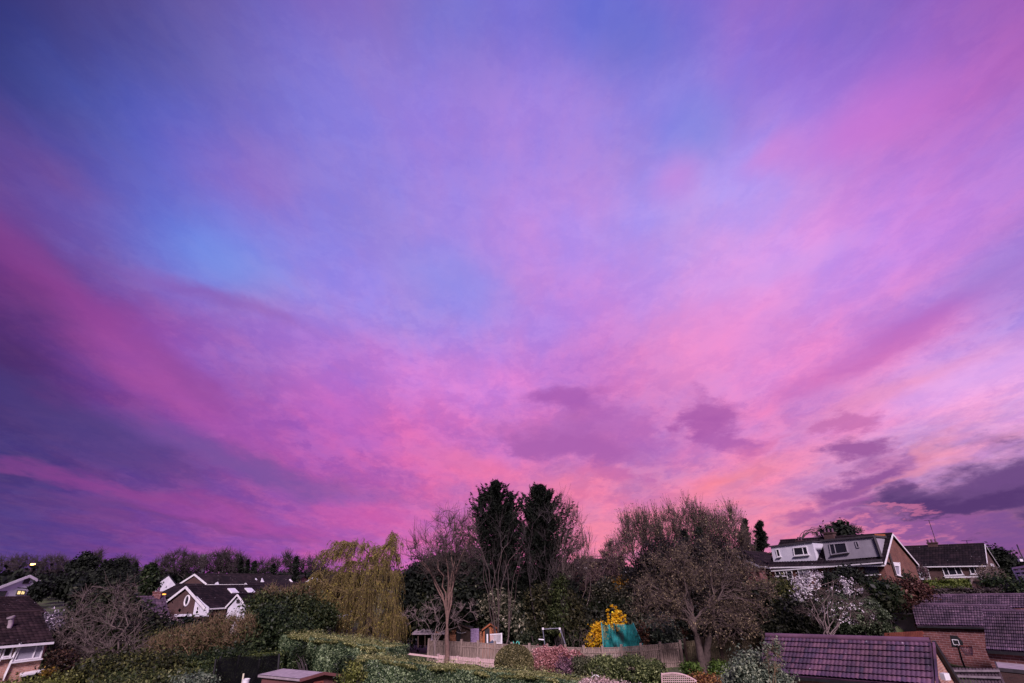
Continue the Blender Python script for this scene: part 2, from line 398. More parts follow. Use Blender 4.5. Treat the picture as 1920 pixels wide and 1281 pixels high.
BR_ORANGE = m_brick('brick_orange', (.13, .045, .030), (.19, .065, .042), (.17, .11, .10))
T_PURPLE = m_tiles('tiles_purple', [(.050, .036, .066), (.090, .048, .085), (.14, .072, .105)], lichen=.5)
T_DARK = m_tiles('tiles_dark', [(.008, .006, .009), (.015, .010, .014), (.026, .017, .021)], .9, .12)
T_BROWN = m_tiles('tiles_brown', [(.010, .006, .008), (.02, .012, .014), (.036, .022, .024)], .9, .2)
T_GREY = m_tiles('tiles_grey', [(.04, .026, .045), (.07, .045, .072), (.12, .075, .11)], .7, .35)
FELT = m_noise('roof_felt', (.22, .18, .20), (.38, .31, .34), 3, .8)
WOODW = m_noise('weathered_wood', (.14, .10, .08), (.36, .27, .23), 2.5, .85, stretch=(6, 6, .5))
WOODD = m_noise('dark_shed_wood', (.045, .028, .022), (.09, .055, .04), 3, .85)
WOODO = m_noise('orange_wood', (.24, .065, .022), (.38, .12, .04), 5, .7, stretch=(6, 6, 1))
WOODT = m_noise('tan_wood', (.30, .12, .06), (.42, .19, .10), 3, .8)
WOODR = m_noise('red_stained_wood', (.20, .05, .035), (.32, .09, .06), 3, .8)
WOODP = m_noise('pinkish_wood', (.44, .30, .29), (.62, .45, .43), 4, .85, stretch=(5, 5, 1))
LAUREL = m_leaf('laurel_leaf', [(.012, .025, .012), (.035, .065, .03), (.09, .13, .07)])
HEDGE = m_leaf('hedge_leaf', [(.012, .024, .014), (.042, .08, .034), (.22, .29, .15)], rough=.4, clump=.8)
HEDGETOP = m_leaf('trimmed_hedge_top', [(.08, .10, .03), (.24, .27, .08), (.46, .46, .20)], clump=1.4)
OLIVE = m_leaf('olive_leaf', [(.012, .016, .006), (.034, .042, .014), (.11, .115, .035)], clump=1.0)
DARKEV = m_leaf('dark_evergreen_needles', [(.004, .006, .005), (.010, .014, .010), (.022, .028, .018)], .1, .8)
DARKGR = m_leaf('deep_green_leaf', [(.008, .016, .007), (.02, .036, .014), (.05, .07, .028)])
WILLOW = m_leaf('willow_leaf', [(.04, .030, .010), (.14, .115, .026), (.42, .37, .07)], .3, clump=1.5)
GOLD = m_leaf('forsythia_flower', [(.50, .22, .01), (.95, .56, .015), (1., .70, .05)], .3)
PINKL = m_leaf('pink_new_leaf', [(.22, .09, .08), (.48, .20, .19), (.75, .40, .38)], .3)
PURPL = m_leaf('purple_leaf', [(.08, .04, .06), (.18, .09, .13), (.32, .18, .22)])
BLOSS = m_leaf('white_blossom', [(.60, .52, .56), (.78, .72, .74), (.90, .88, .88)], .3)
CREAM = m_leaf('rhododendron_leaf', [(.022, .03, .018), (.075, .085, .05), (.26, .24, .16)])
BUD = m_leaf('opening_bud', [(.07, .05, .035), (.15, .115, .07), (.30, .24, .14)])
GREYL = m_leaf('grey_green_leaf', [(.05, .075, .05), (.12, .16, .105), (.26, .30, .20)])
BROWNL = m_leaf('brown_leaf', [(.04, .022, .014), (.10, .05, .03), (.18, .09, .05)])
GRASSM = m_leaf('grass_blade', [(.03, .06, .01), (.07, .13, .02), (.13, .20, .05)])
LIMEM = m_leaf('lime_green_leaf', [(.05, .06, .012), (.13, .15, .03), (.24, .26, .07)])
IVY = m_leaf('ivy_leaf', [(.015, .022, .008), (.035, .05, .016), (.08, .10, .035)])
# ------------------------------------------------------------------ foliage
def blobs_px(lst, depth=1.0):
    """[(px,py,rx_px,ry_px,Y)] -> ellipsoids [(centre, (rx,ry,rz))]"""
    out = []
    for q in lst:
        px, py, rx, ry, Y = q[:5]; s = SC(py, Y)
        out.append((P(px, py, Y), np.array([rx * s, rx * s * depth, ry * s * .92])))
    return out
def sample(bl, n, rng, inner=.55, clump=0., k=0):
    w = np.array([r[0] * r[2] for c, r in bl]); w = w / w.sum()
    id_ = rng.choice(len(bl), size=n, p=w)
    C = np.array([c for c, r in bl])[id_]; Rd = np.array([r for c, r in bl])[id_]
    d = rng.normal(size=(n, 3)); d /= np.linalg.norm(d, axis=1)[:, None]
    rad = inner + (1 - inner) * rng.random(n) ** .55
    pts = C + d * Rd * rad[:, None]
    if clump > 0:
        k = k or max(20, n // 45)
        cc, _ = sample(bl, k, rng, inner)
        j = rng.integers(0, len(cc), len(pts))
        sg = clump * (0.5 + rng.random(len(cc)))[j]
        pts = cc[j] + rng.normal(size=(len(pts), 3)) * sg[:, None] * np.array([1, 1, .75])
        d = pts - C; d /= (np.linalg.norm(d, axis=1)[:, None] + 1e-9)
    return pts, d
def leaves(pts, nrm, size, rng, asp=.45, spread=1.0, hang=0.):
    n = len(pts)
    nn = nrm + rng.normal(size=(n, 3)) * spread; nn[:, 2] += .5; nn /= np.linalg.norm(nn, axis=1)[:, None]
    a = rng.normal(size=(n, 3)); a[:, 2] -= hang; a -= nn * (a * nn).sum(1)[:, None]; a /= (np.linalg.norm(a, axis=1)[:, None] + 1e-9)
    b = np.cross(nn, a); s = (size * (.55 + .9 * rng.random(n)))[:, None]
    V = np.stack([pts - a * s, pts - b * s * asp + nn * s * .15, pts + a * s, pts + b * s * asp + nn * s * .15], 1).reshape(-1, 3)
    return V, np.arange(n * 4).reshape(n, 4)
def ground_clip(p, d, lift=.0):
    k = p[:, 2] > gz(p[:, 0], p[:, 1]) + lift
    return p[k], d[k]
def base_of(bl):
    c = np.mean([b[0] for b in bl], axis=0); return np.array([c[0], c[1], float(gz(c[0], c[1]))])
def bush(name, label, bl, n, size, mat, seed, clump=.35, part='foliage', cat='shrub', group=None, stems=True, stem_mat=None,
         inner=.5, asp=.5, extra=None, smat_n=40, core=None):
    """a shrub: foliage + stems; bl ellipsoids; extra = (mat, n, size, name)"""
    rng = np.random.default_rng(seed); b = base_of(bl)
    t = thing(name, label, cat, b, group)
    p, d = sample(bl, n, rng, inner, clump); p, d = ground_clip(p, d)
    V, F = leaves(p, d, size, rng, asp); mesh_obj(part, V, [F], mat, t)
    if extra:
        for (em, en, es, ename) in extra:
            p, d = sample(bl, en, rng, .88, clump * .7, max(30, en // 25)); p, d = ground_clip(p, d)
            V, F = leaves(p, d, es, rng, .7); mesh_obj(ename, V, [F], em, t)
    if stems:
        m = smat_n; tg, _ = sample(bl, m, rng, .3)
        st0 = b + np.c_[rng.normal(size=(m, 2)) * min(1.2, bl[0][1][0] * .3), np.zeros(m)]
        st0[:, 2] = gz(st0[:, 0], st0[:, 1]) - .1
        u = np.linspace(0, 1, 6)[None, :, None]
        mid = st0 * .5 + tg * .5; mid[:, 2] += .1 * (tg[:, 2] - st0[:, 2])
        Pt = st0[:, None] * (1 - u) ** 2 + 2 * mid[:, None] * u * (1 - u) + tg[:, None] * u ** 2
        Pt[:, 1:] += rng.normal(size=(m, 5, 3)) * .05
        V, F = tubes(Pt, np.linspace(.05, .012, 6)[None] * np.ones((m, 1)), 4)
        mesh_obj('stems', V, [F], stem_mat or BARKD, t)
    return t

def grow(prev, tg, rng, lift, wig, k, upw=0., pen=.6):
    """branches from nearest points of prev polylines (samples, tangents, radius) to the targets tg"""
    S, T, Rr = prev
    J = np.empty(len(tg), int)
    for a in range(0, len(tg), 400):
        q = tg[a:a + 400]; dv = q[:, None] - S[None]
        ds = np.linalg.norm(dv, axis=2); al = (dv * T[None]).sum(2) / (ds + 1e-6)
        J[a:a + 400] = np.argmin(ds * (1 + pen * (1 - al)) * (1 + .15 * rng.random(ds.shape)), axis=1)
    p0 = S[J]; dd = tg - p0; ln = np.linalg.norm(dd, axis=1)[:, None]
    c = p0 + T[J] * ln * lift + np.array([0, 0, 1]) * ln * upw
    u = np.linspace(0, 1, k)[None, :, None]
    Pt = p0[:, None] * (1 - u) ** 2 + 2 * c[:, None] * u * (1 - u) + tg[:, None] * u ** 2
    w = rng.normal(size=Pt.shape) * wig * ln[:, None] * np.minimum(1, 2 * u); w[:, 0] = 0
    return Pt + w, Rr[J]
def samples(Pt, Rd, frac=.25):
    T = np.gradient(Pt, axis=1); T /= (np.linalg.norm(T, axis=2, keepdims=True) + 1e-9)
    k = Pt.shape[1]; a = int(k * frac)
    return Pt[:, a:].reshape(-1, 3), T[:, a:].reshape(-1, 3), Rd[:, a:].reshape(-1)
def bare_tree(name, label, base, bl, seed, fork=.25, n1=7, n2=40, n3=220, n4=1600, r0=.2, tw=.012, l4=.6, up4=.3, wig=.03,
              mat=None, tmat=None, cat='tree', group=None, buds=None, lift=.35, lean=None, trunks=1, upw=.0, fmin=.5, weep=0.):
    rng = np.random.default_rng(seed); mat = mat or BARK; tmat = tmat or mat
    base = np.array(base, float); t = thing(name, label, cat, base, group)
    top = bl[0][0].copy(); ctr = np.mean([b[0] for b in bl], axis=0)
    zt = max(b[0][2] + b[1][2] for b in bl); Hh = zt - base[2]
    trs = []
    for i in range(trunks):
        b0 = base + (np.r_[rng.normal(size=2) * .22, 0] if trunks > 1 else 0) - np.array([0, 0, .15])
        tp = base + np.array([0, 0, Hh * fork]) + (np.array(lean) if lean is not None else 0) + (np.r_[rng.normal(size=2) * .5, 0] if trunks > 1 else 0)
        u = np.linspace(0, 1, 7)[:, None]; q = b0 * (1 - u) + tp * u + rng.normal(size=(7, 3)) * .02 * Hh * fork * np.minimum(u, 1)
        trs.append(q)
    TR = np.array(trs); TRr = np.linspace(r0 * 1.15, r0 * .72, 7)[None] * np.ones((trunks, 1)); TRr[:, 0] *= 1.35
    tg, _ = sample(bl, n1, rng, fmin)
    tg[:, 2] = np.maximum(tg[:, 2], base[2] + Hh * (fork + .15))
    P1, R1 = grow(samples(TR, TRr, .55), tg, rng, lift * 1.2, wig * .7, 9, upw)
    if trunks > 1: pass
    r1 = np.linspace(.62, .22, 9)[None] * np.minimum(R1[:, None], r0) * (.75 + .4 * rng.random((n1, 1)))
    V, F = tubes(TR, TRr, 8); V1, F1 = tubes(P1, r1, 6)
    mesh_obj('trunk', np.concatenate([V, V1]), [np.concatenate([F, F1 + len(V)])], tmat, t, smooth=True)
    tg, _ = sample(bl, n2, rng, .45); P2, R2 = grow(samples(P1, r1, .15), tg, rng, lift, wig, 8, upw)
    r2 = np.linspace(.55, .2, 8)[None] * np.maximum(R2, .02)[:, None]; r2 = np.maximum(r2, tw * 1.3)
    tg, _ = sample(bl, n3, rng, .6); P3, R3 = grow(samples(P2, r2, .1), tg, rng, lift, wig, 7, upw)
    r3 = np.linspace(.55, .25, 7)[None] * np.maximum(R3, .02)[:, None]; r3 = np.maximum(r3, tw)
    S, T, _ = samples(np.concatenate([P3]), r3, .15); j = rng.integers(0, len(S), n4)
    dr = T[j] * .7 + rng.normal(size=(n4, 3)) * .45; dr[:, 2] += up4; dr /= np.linalg.norm(dr, axis=1)[:, None]
    ll = l4 * (.4 + rng.random(n4))[:, None]; u = np.linspace(0, 1, 4)[None, :, None]
    P4 = S[j][:, None] + dr[:, None] * ll[:, None] * u
    P4[:, :, 2] += (up4 * .25 - weep) * (ll * u[0, :, 0][None] ** 2)
    P4[:, 1:] += rng.normal(size=(n4, 3, 3)) * .04 * l4
    r4 = np.linspace(tw * .95, tw * .5, 4)[None] * np.ones((n4, 1))
    Vs, Fs, o = [], [], 0
    for Pt, rr, sd in ((P2, r2, 5), (P3, r3, 4), (P4, r4, 3)):
        V, F = tubes(Pt, rr, sd); Vs.append(V); Fs.append(F + o); o += len(V)
    mesh_obj('crown', np.concatenate(Vs), [np.concatenate(Fs)], mat, t)
    if buds:
        bm_, bn, bs, bname = buds
        Q = np.concatenate([P4[:, 1:].reshape(-1, 3)]); j = rng.integers(0, len(Q), bn)
        p = Q[j] + rng.normal(size=(bn, 3)) * .03
        V, F = leaves(p, rng.normal(size=(bn, 3)), bs, rng, .5); mesh_obj(bname, V, [F], bm_, t)
    return t
def conifer(name, label, base, top, rbase, seed, n=60, mat=None, droop=.15, up=.25, bottom=.08, leaf=.28, dens=26, shape=.75, cat='conifer tree', group=None, cap=9., spiky=.0):
    """trunk + boughs in whorls, each bough a spray of needle clumps"""
    rng = np.random.default_rng(seed); base = np.array(base, float); top = np.array(top, float); H = top[2] - base[2]
    t = thing(name, label, cat, base, group)
    V, F = tubes(np.array([[base - (0, 0, .2), base * .5 + top * .5, top]]), np.array([[.024 * H, .014 * H, .01]]), 7)
    mesh_obj('trunk', V, [F], BARKD, t)
    h = bottom + (1 - bottom) * (np.arange(n) / n) ** .92
    az = rng.random(n) * 6.283
    rad = np.minimum(rbase * (1 - h) ** shape, cap) * (.66 - .22 * spiky + (.5 + .42 * spiky) * rng.random(n)) + .10 - .06 * spiky
    nb = dens; u = (np.arange(nb) + .5) / nb
    st_ = base + (top - base) * h[:, None]
    dirs = np.c_[np.cos(az), np.sin(az), np.zeros(n)]
    out = st_[:, None] + dirs[:, None] * (rad[:, None] * u)[..., None]
    out[..., 2] += rad[:, None] * (-droop * u + up * u ** 3)
    side = np.c_[-np.sin(az), np.cos(az), np.zeros(n)]
    wd = (rad[:, None] * (.30 - .19 * spiky) * (1 - u) + .10 * (1 - .6 * spiky)) * rng.normal(size=(n, nb)) * .9
    pts = (out + side[:, None] * wd[..., None]).reshape(-1, 3) + rng.normal(size=(n * nb, 3)) * .07
    m = len(pts); rep = 5; pts = np.repeat(pts, rep, 0) + rng.normal(size=(m * rep, 3)) * leaf * (.55 - .3 * spiky)
    dd = np.repeat(np.repeat(dirs, nb, 0), rep, 0) + rng.normal(size=(m * rep, 3)) * .5; dd[:, 2] += .25 + .35 * spiky
    dd /= np.linalg.norm(dd, axis=1)[:, None]
    bb = np.cross(dd, rng.normal(size=(m * rep, 3))); bb /= np.linalg.norm(bb, axis=1)[:, None]
    s = (leaf * (.5 + .8 * rng.random(m * rep)))[:, None]; wb = .28 - .08 * spiky
    V = np.stack([pts - dd * s, pts - bb * s * wb, pts + dd * s, pts + bb * s * wb], 1).reshape(-1, 3)
    k = len(V) // 4
    mesh_obj('crown', V, [np.arange(k * 4).reshape(k, 4)], mat or DARKEV, t)
    return t
def hedge(name, label, path, width, height, seed, n, size, mat, topmat=None, cat='hedge', bulge=.25, core=True):
    """a clipped hedge along path [(x,y,ztop)]: leaves on its faces and top over a solid dark core standing in for inner shade"""
    rng = np.random.default_rng(seed); path = np.array(path, float)
    seg = np.linalg.norm(np.diff(path[:, :2], axis=0), axis=1); cs = np.r_[0, np.cumsum(seg)]; Lh = cs[-1]
    c = path[len(path) // 2]; b = np.array([c[0], c[1], float(gz(c[0], c[1]))]); t = thing(name, label, cat, b)
    def at(s):
        x = np.interp(s, cs, path[:, 0]); y = np.interp(s, cs, path[:, 1]); z = np.interp(s, cs, path[:, 2])
        dx = np.interp(np.minimum(s + .3, Lh), cs, path[:, 0]) - np.interp(np.maximum(s - .3, 0), cs, path[:, 0])
        dy = np.interp(np.minimum(s + .3, Lh), cs, path[:, 1]) - np.interp(np.maximum(s - .3, 0), cs, path[:, 1])
        m = np.hypot(dx, dy) + 1e-9; return x, y, z, -dy / m, dx / m
    ph = rng.random(6) * 6
    def shape(s, v):                         # outward bulge of the clipped face
        return bulge * (.5 * np.sin(s * 1.9 + ph[0]) * np.sin(s * .83 + ph[1]) + .35 * np.sin(s * 4.3 + v * 3 + ph[2]) + .3 * np.sin(v * 5 + s * 2.2 + ph[3]))
    nt_ = int(n * width / (width + 2 * height)); nf = n - nt_
    s = rng.random(nf) * Lh; v = rng.random(nf) ** .9; sd = rng.choice([-1, 1], nf)
    x, y, z, nx, ny = at(s); z0 = gz(x, y); zz_ = z0 + (z - z0) * v
    w = width / 2 * (1 - .25 * v ** 6) + shape(s, v) - abs(rng.normal(size=nf)) * .09
    p = np.c_[x + nx * sd * w, y + ny * sd * w, zz_]; d = np.c_[nx * sd, ny * sd, np.zeros(nf)]
    ends = rng.random(nf) < .12; e = rng.choice([0, 1], ends.sum()); 
    xe, ye, ze, nxe, nye = at(e * Lh * 1.0); tx, ty = nye, -nxe; q = (rng.random(ends.sum()) - .5) * width
    ze0 = gz(xe, ye); ve = rng.random(ends.sum())
    p[ends] = np.c_[xe + nxe * q + tx * (e * 2 - 1) * .12, ye + nye * q + ty * (e * 2 - 1) * .12, ze0 + (ze - ze0) * ve]
    d[ends] = np.c_[tx * (e * 2 - 1), ty * (e * 2 - 1), np.zeros(ends.sum())]
    V, F = leaves(p, d, size, rng, .55, .7); mesh_obj('foliage', V, [F], mat, t)
    s = rng.random(nt_) * Lh; q = (rng.random(nt_) - .5) * width * .96; x, y, z, nx, ny = at(s)
    p = np.c_[x + nx * q, y + ny * q, z + .06 * np.sin(s * 1.3) - abs(rng.normal(size=nt_)) * .06 - .10 * (abs(q) / width * 2) ** 4 + (rng.random(nt_) < .07) * rng.random(nt_) * .30]
    V, F = leaves(p, np.c_[np.zeros(nt_), np.zeros(nt_), np.ones(nt_)], size * .8, rng, .5, .6)
    mesh_obj('clipped_top', V, [F], topmat or mat, t)
    ns = max(2, int(Lh / 1.0)); ss = np.linspace(.1, Lh - .1, ns); x, y, z, nx, ny = at(ss); zb = gz(x, y) - .1; w = max(.12, width / 2 - .62)
    cor = [np.c_[x + nx * w, y + ny * w, zb], np.c_[x - nx * w, y - ny * w, zb], np.c_[x - nx * w, y - ny * w, z - .2], np.c_[x + nx * w, y + ny * w, z - .2]]
    V = np.stack(cor, 1).reshape(-1, 3); F = []
    for i in range(ns - 1):
        for a in range(4): F.append([i * 4 + a, i * 4 + (a + 1) % 4, i * 4 + 4 + (a + 1) % 4, i * 4 + 4 + a])
    F += [[0, 1, 2, 3], [ns * 4 - 1, ns * 4 - 2, ns * 4 - 3, ns * 4 - 4]]
    if core: mesh_obj('dark_core', V, [np.array(F)], BARKD, t)  # solid dark box stands in for the shaded inside of the hedge
    return t
# ------------------------------------------------------------------ building helpers
def v3(xy, z): return np.array([xy[0], xy[1], z], float)
def tile_roof(name, eL, eR, rR, rL, nb, nr, mat, parent, amp=.03, th=.03, flat=False):
    eL, eR, rR, rL = [np.array(p, float) for p in (eL, eR, rR, rL)]
    nrm = np.cross(eR - eL, rL - eL); nrm /= np.linalg.norm(nrm)
    if nrm[2] < 0: nrm = -nrm
    sub = 1 if flat else 6
    u = np.linspace(0, 1, nb * sub + 1); rows = []
    for r in range(nr):
        rows += [(r / nr, th, r + .05), ((r + 1 + (0 if flat or r == nr - 1 else .16)) / nr - .002, 0., r + .9)]
        if not flat and r < nr - 1: rows += [((r + 1.16) / nr, th * .5, r + .95), ((r + 1) / nr - .001, th * .5, r + .96)]
    vv = np.array(rows)
    Uu, Vv = np.meshgrid(u, vv[:, 0]); hh = np.repeat(vv[:, 1][:, None], len(u), 1)
    prof = 0 if flat else amp * (.5 + .5 * np.cos(Uu * nb * 2 * np.pi)) ** .7
    P0 = (eL * (1 - Uu[..., None]) + eR * Uu[..., None]) * (1 - Vv[..., None]) + (rL * (1 - Uu[..., None]) + rR * Uu[..., None]) * Vv[..., None]
    P0 = P0 + nrm * (hh + prof)[..., None]
    uv = np.stack([Uu * nb * .999 + .5, np.repeat(vv[:, 2][:, None], len(u), 1)], -1)
    n_, m_ = P0.shape[:2]; V = P0.reshape(-1, 3); i, j = np.meshgrid(np.arange(n_ - 1), np.arange(m_ - 1), indexing='ij')
    F = np.stack([i * m_ + j, i * m_ + j + 1, (i + 1) * m_ + j + 1, (i + 1) * m_ + j], -1).reshape(-1, 4)
    mb = MB(); mb.slab([eL - nrm * .004, eR - nrm * .004, rR - nrm * .004, rL - nrm * .004], .09, nrm)
    V2 = np.array(mb.V); F2 = np.array(mb.F[4]) + len(V)
    return mesh_obj(name, np.concatenate([V, V2]), [np.concatenate([F, F2])], mat, parent, None,
                    np.concatenate([uv.reshape(-1, 2), np.array(mb.U) + .5]))
def house(name, label, A, B, zA, zB, apex, E, zb, wall, tmat, nbump=.3, nr=8, cat='house', oh=.35, barge=WHITE, gutter=WHITE,
          group=None, flat=False, bw=.16, ridge=True, back_ridge=None, roofname='roof'):
    """gable wall A-B, roof running away along E. returns (root, gable plane)"""
    A = np.array(A[:2], float); B = np.array(B[:2], float); E = np.array(E, float); E3 = v3(E, 0); apex = np.array(apex, float)
    zb = min([zb] + [float(gz(*q)) - .25 for q in (A, B, A + E, B + E)])
    c = (A + B + E) / 2; root = thing(name, label, cat, (c[0], c[1], zb), group)
    TA, TB = v3(A, zA), v3(B, zB)
    w = MB(); sh = np.array([0, 0, .06])
    w.poly([v3(A, zb), v3(B, zb), TB - sh, apex - sh, TA - sh]); w.poly([v3(B + E, zb), v3(A + E, zb), TA + E3 - sh, apex + E3 - sh, TB + E3 - sh])
    w.poly([v3(A + E, zb), v3(A, zb), TA - sh, TA + E3 - sh]); w.poly([v3(B, zb), v3(B + E, zb), TB + E3 - sh, TB - sh])
    w.build('wall', wall, root)
    e = E3 / np.linalg.norm(E3); L_ = np.linalg.norm(E3)
    g0 = -e * .18; g1 = E3 + e * .18
    for T_ in (TA, TB):
        d = T_ - apex; d /= np.linalg.norm(d); T2 = T_ + d * oh
        nb = max(2, int(round((L_ + .36) / nbump)))
        tile_roof(roofname, T2 + g0, T2 + g1, apex + g1, apex + g0, nb, nr, tmat, root, flat=flat)
    if ridge:
        m = MB(); m.tube([apex + g0 * 1.05 + (0, 0, .03), apex + E3 / 2 + (0, 0, .03), apex + g1 + (0, 0, .03)], .11, 8); m.build('ridge_tiles', tmat, root)
    if barge:
        m = MB()
        for T_ in (TA, TB):
            d = T_ - apex; d /= np.linalg.norm(d)
            m.bar(apex + g0 * 1.25 - (0, 0, .05), T_ + d * oh + g0 * 1.25 - (0, 0, .05), .05, bw)
        m.build('bargeboard', barge, root)
    if gutter:
        for T_ in (TA, TB):
            d = T_ - apex; d /= np.linalg.norm(d); q = T_ + d * (oh + .05) - np.array([0, 0, .07])
            m = MB(); m.bar(q + g0, q + g1, .12, .12); m.build('gutter', gutter, root)
    return root
def window(root, pl, c4, mull=(), fw=.09, fmat=WHITE, gmat=GLASS, sill=True, out=.0, sillmat=WHITE, name='window', hbar=(), blind=None):
    c = [pl.hit(x, y, out + .05) for x, y in c4]; n3 = np.array([pl.n[0], pl.n[1], 0])
    f = MB()
    for i in range(4):
        a, b = c[i], c[(i + 1) % 4]; d = (b - a) / np.linalg.norm(b - a); f.bar(a - d * fw / 2, b + d * fw / 2, .07, fw, up=n3 + 1e-3)
    for m in mull: f.bar(c[0] * (1 - m) + c[1] * m, c[3] * (1 - m) + c[2] * m, .06, fw * .8, up=n3 + 1e-3)
    for m in hbar: f.bar(c[0] * (1 - m) + c[3] * m, c[1] * (1 - m) + c[2] * m, .06, fw * .8, up=n3 + 1e-3)
    w = f.build(name, fmat, root)
    g = MB(); g.slab([q - n3 * .02 for q in c], .02, n3); g.build('pane', gmat, w)
    if sill:
        s = MB(); d = (c[1] - c[0]) / np.linalg.norm(c[1] - c[0])
        s.bar(c[0] - d * .12 - np.array([0, 0, .09]) + n3 * .04, c[1] + d * .12 - np.array([0, 0, .09]) + n3 * .04, .2, .07); s.build('sill', sillmat, w)
    return w
def panel(root, name, pl, pts, th, mat, out=.03):
    n3 = np.array([pl.n[0], pl.n[1], 0]); m = MB(); m.slab([pl.hit(x, y, out) for x, y in pts], th, n3); return m.build(name, mat, root)
def chimney(root, base, sx, sz, mat, yaw=0., pots=2, n=1.0):
    m = MB(); m.box(base, sx, sx * .6 * n, sz, yaw); m.box(base + np.array([0, 0, sz]), sx * 1.15, sx * .75 * n, .14, yaw)
    ch = m.build('chimney', mat, root)
    for i in range(pots):
        p = base + np.array([(i - (pots - 1) / 2) * sx * .4 * math.cos(yaw), (i - (pots - 1) / 2) * sx * .4 * math.sin(yaw), sz + .14])
        q = MB(); q.tube([p, p + (0, 0, .18), p + (0, 0, .36)], [.12, .10, .115], 8); q.build('chimney_pot', T_PURPLE, ch)
    return ch
def aerial(name, label, foot, top, pl_t, n=6):
    """thin mast with a comb of crossbars"""
    foot = np.array(foot, float); top = np.array(top, float)
    t = thing(name, label, 'tv aerial', foot)
    m = MB(); m.tube([foot, (foot + top) / 2, top], .035, 6); m.build('mast', BLACK, t)
    h = MB(); d = np.array([pl_t[0], pl_t[1], 0.]); L_ = .9
    h.tube([top - d * L_ * .6, top, top + d * L_ * .6], .022, 5)
    s = np.array([-d[1], d[0], .0])
    for i in range(n):
        c = top + d * (i / (n - 1) - .5) * L_ * 1.1; h.tube([c - s * .22, c, c + s * .22], .014, 4)
    h.build('antenna', BLACK, t); return t

# ------------------------------------------------------------------ ground
gx = np.concatenate([np.linspace(-900, -90, 12), np.linspace(-80, 80, 81), np.linspace(90, 900, 12)])
gy = np.concatenate([np.linspace(-60, 8, 6), np.linspace(10, 120, 74), np.linspace(130, 1500, 16)])
X, Y = np.meshgrid(gx, gy); V = np.stack([X, Y, gz(X, Y)], -1).reshape(-1, 3)
i, j = np.meshgrid(np.arange(len(gy) - 1), np.arange(len(gx) - 1), indexing='ij'); W_ = len(gx)
o = mesh_obj('ground', V, [np.stack([i * W_ + j, i * W_ + j + 1, (i + 1) * W_ + j + 1, (i + 1) * W_ + j], -1).reshape(-1, 4)],
             m_noise('garden_ground', (.030, .035, .015), (.055, .075, .025), .35, .95, c3=(.07, .055, .035)), smooth=True)
tag(o, kind='structure')

# ------------------------------------------------------------------ right: semi-detached house with two box dormers
A = np.array([28.42, 58.34]); B = np.array([34.4, 49.0]); C = np.array([40.2, 52.8])
FS = Plane(A, B); GS = Plane(B, C)
zb = 5.0
semi = house('semi_detached_house', 'brick semi-detached house on the slope with two flat-roofed box dormers', B, C,
             FS.hit(1654.4, 1054)[2], GS.hit(1714.7, 1055.2)[2], GS.hit(1669, 1001.4), (A - B) * 1.0, zb, BR_ORANGE, T_DARK, nr=10)
def dormer(root, name, pl, px4, setback, depth, wmat, roofmat, th=.2):
    q = pl.off(setback); c = [q.hit(x, y) for x, y in px4]; n3 = np.array([q.n[0], q.n[1], 0])
    b = [p - n3 * depth for p in c]; m = MB()
    m.poly(c); m.poly([b[1], b[0], b[3], b[2]]); m.poly([c[1], b[1], b[2], c[2]]); m.poly([b[0], c[0], c[3], b[3]]); m.poly([c[3], c[2], b[2], b[3]])
    d = m.build(name, wmat, root)
    t = (c[2] - c[3]) / np.linalg.norm(c[2] - c[3]); r = MB(); up = np.array([0, 0, th])
    top = [c[3] - t * .12 + n3 * .15, c[2] + t * .12 + n3 * .15, b[2] + t * .12, b[3] - t * .12]
    r.slab([p + up for p in top], th, (0, 0, 1)); r.build('flat_roof', roofmat, d)
    return q
DARKFELT = m_noise('dark_felt', (.03, .025, .03), (.055, .045, .055), 3, .8)
QL = dormer(semi, 'dormer', FS, [(1451.5, 1058.5), (1532, 1052), (1522.5, 1016.5), (1445, 1026)], .35, 3.6, RENDERW, DARKFELT, .12)
QR = dormer(semi, 'dormer', FS, [(1549, 1052), (1650, 1043.5), (1635.5, 1007), (1541.5, 1015.5)], .35, 3.6, RENDERG, DARKFELT, .16)
window(semi, QL, [(1489.5, 1041.7), (1515.5, 1039.3), (1512, 1025.5), (1487.5, 1027.5)], mull=(.68,))
window(semi, QL, [(1457.5, 1044), (1463, 1043), (1460, 1030), (1454.5, 1031)], fw=.06)
window(semi, QR, [(1558.5, 1040), (1589.5, 1035.5), (1585, 1018), (1554.5, 1020.5)], mull=(.3,), fw=.08, fmat=RENDERG, gmat=GLASS, sillmat=DARKFELT)
window(semi, QR, [(1606.5, 1026.5), (1611, 1026), (1607.5, 1015), (1603, 1015.5)], fw=.05, fmat=RENDERG, sill=False)
m = MB(); m.bar(QR.hit(1639, 1007.5, .08), QR.hit(1652, 1044, .08), .22, .16); m.build('corner_board', DARKFELT, semi)
m = MB(); m.bar(FS.hit(1446, 1071, .5), FS.hit(1655, 1055, .5), .1, .1); m.build('fascia', WHITE, semi)
m = MB(); m.bar(FS.hit(1449, 1067.5, .3), FS.hit(1653, 1050.5, .3), .1, .2); m.build('lead_apron', DARKFELT, semi)
window(semi, FS, [(1455, 1080), (1471, 1079), (1469, 1070.5), (1453, 1071.5)], mull=(.5,), out=.1)
window(semi, FS, [(1477, 1086), (1487, 1085), (1484, 1070), (1474, 1071)], hbar=(.6,), fw=.1, out=.1, name='door', sill=False)
window(semi, FS, [(1499, 1084), (1521, 1083), (1518, 1068), (1496, 1069.5)], mull=(.4,), gmat=GLASSP, out=.1)
window(semi, FS, [(1580, 1080), (1602, 1078), (1600, 1062), (1578, 1064)], out=.1, fmat=BR_DARK, sill=False)
window(semi, FS, [(1624, 1077), (1648, 1075.5), (1645, 1061), (1620, 1062.5)], fw=.06, fmat=BLACK, out=.1)
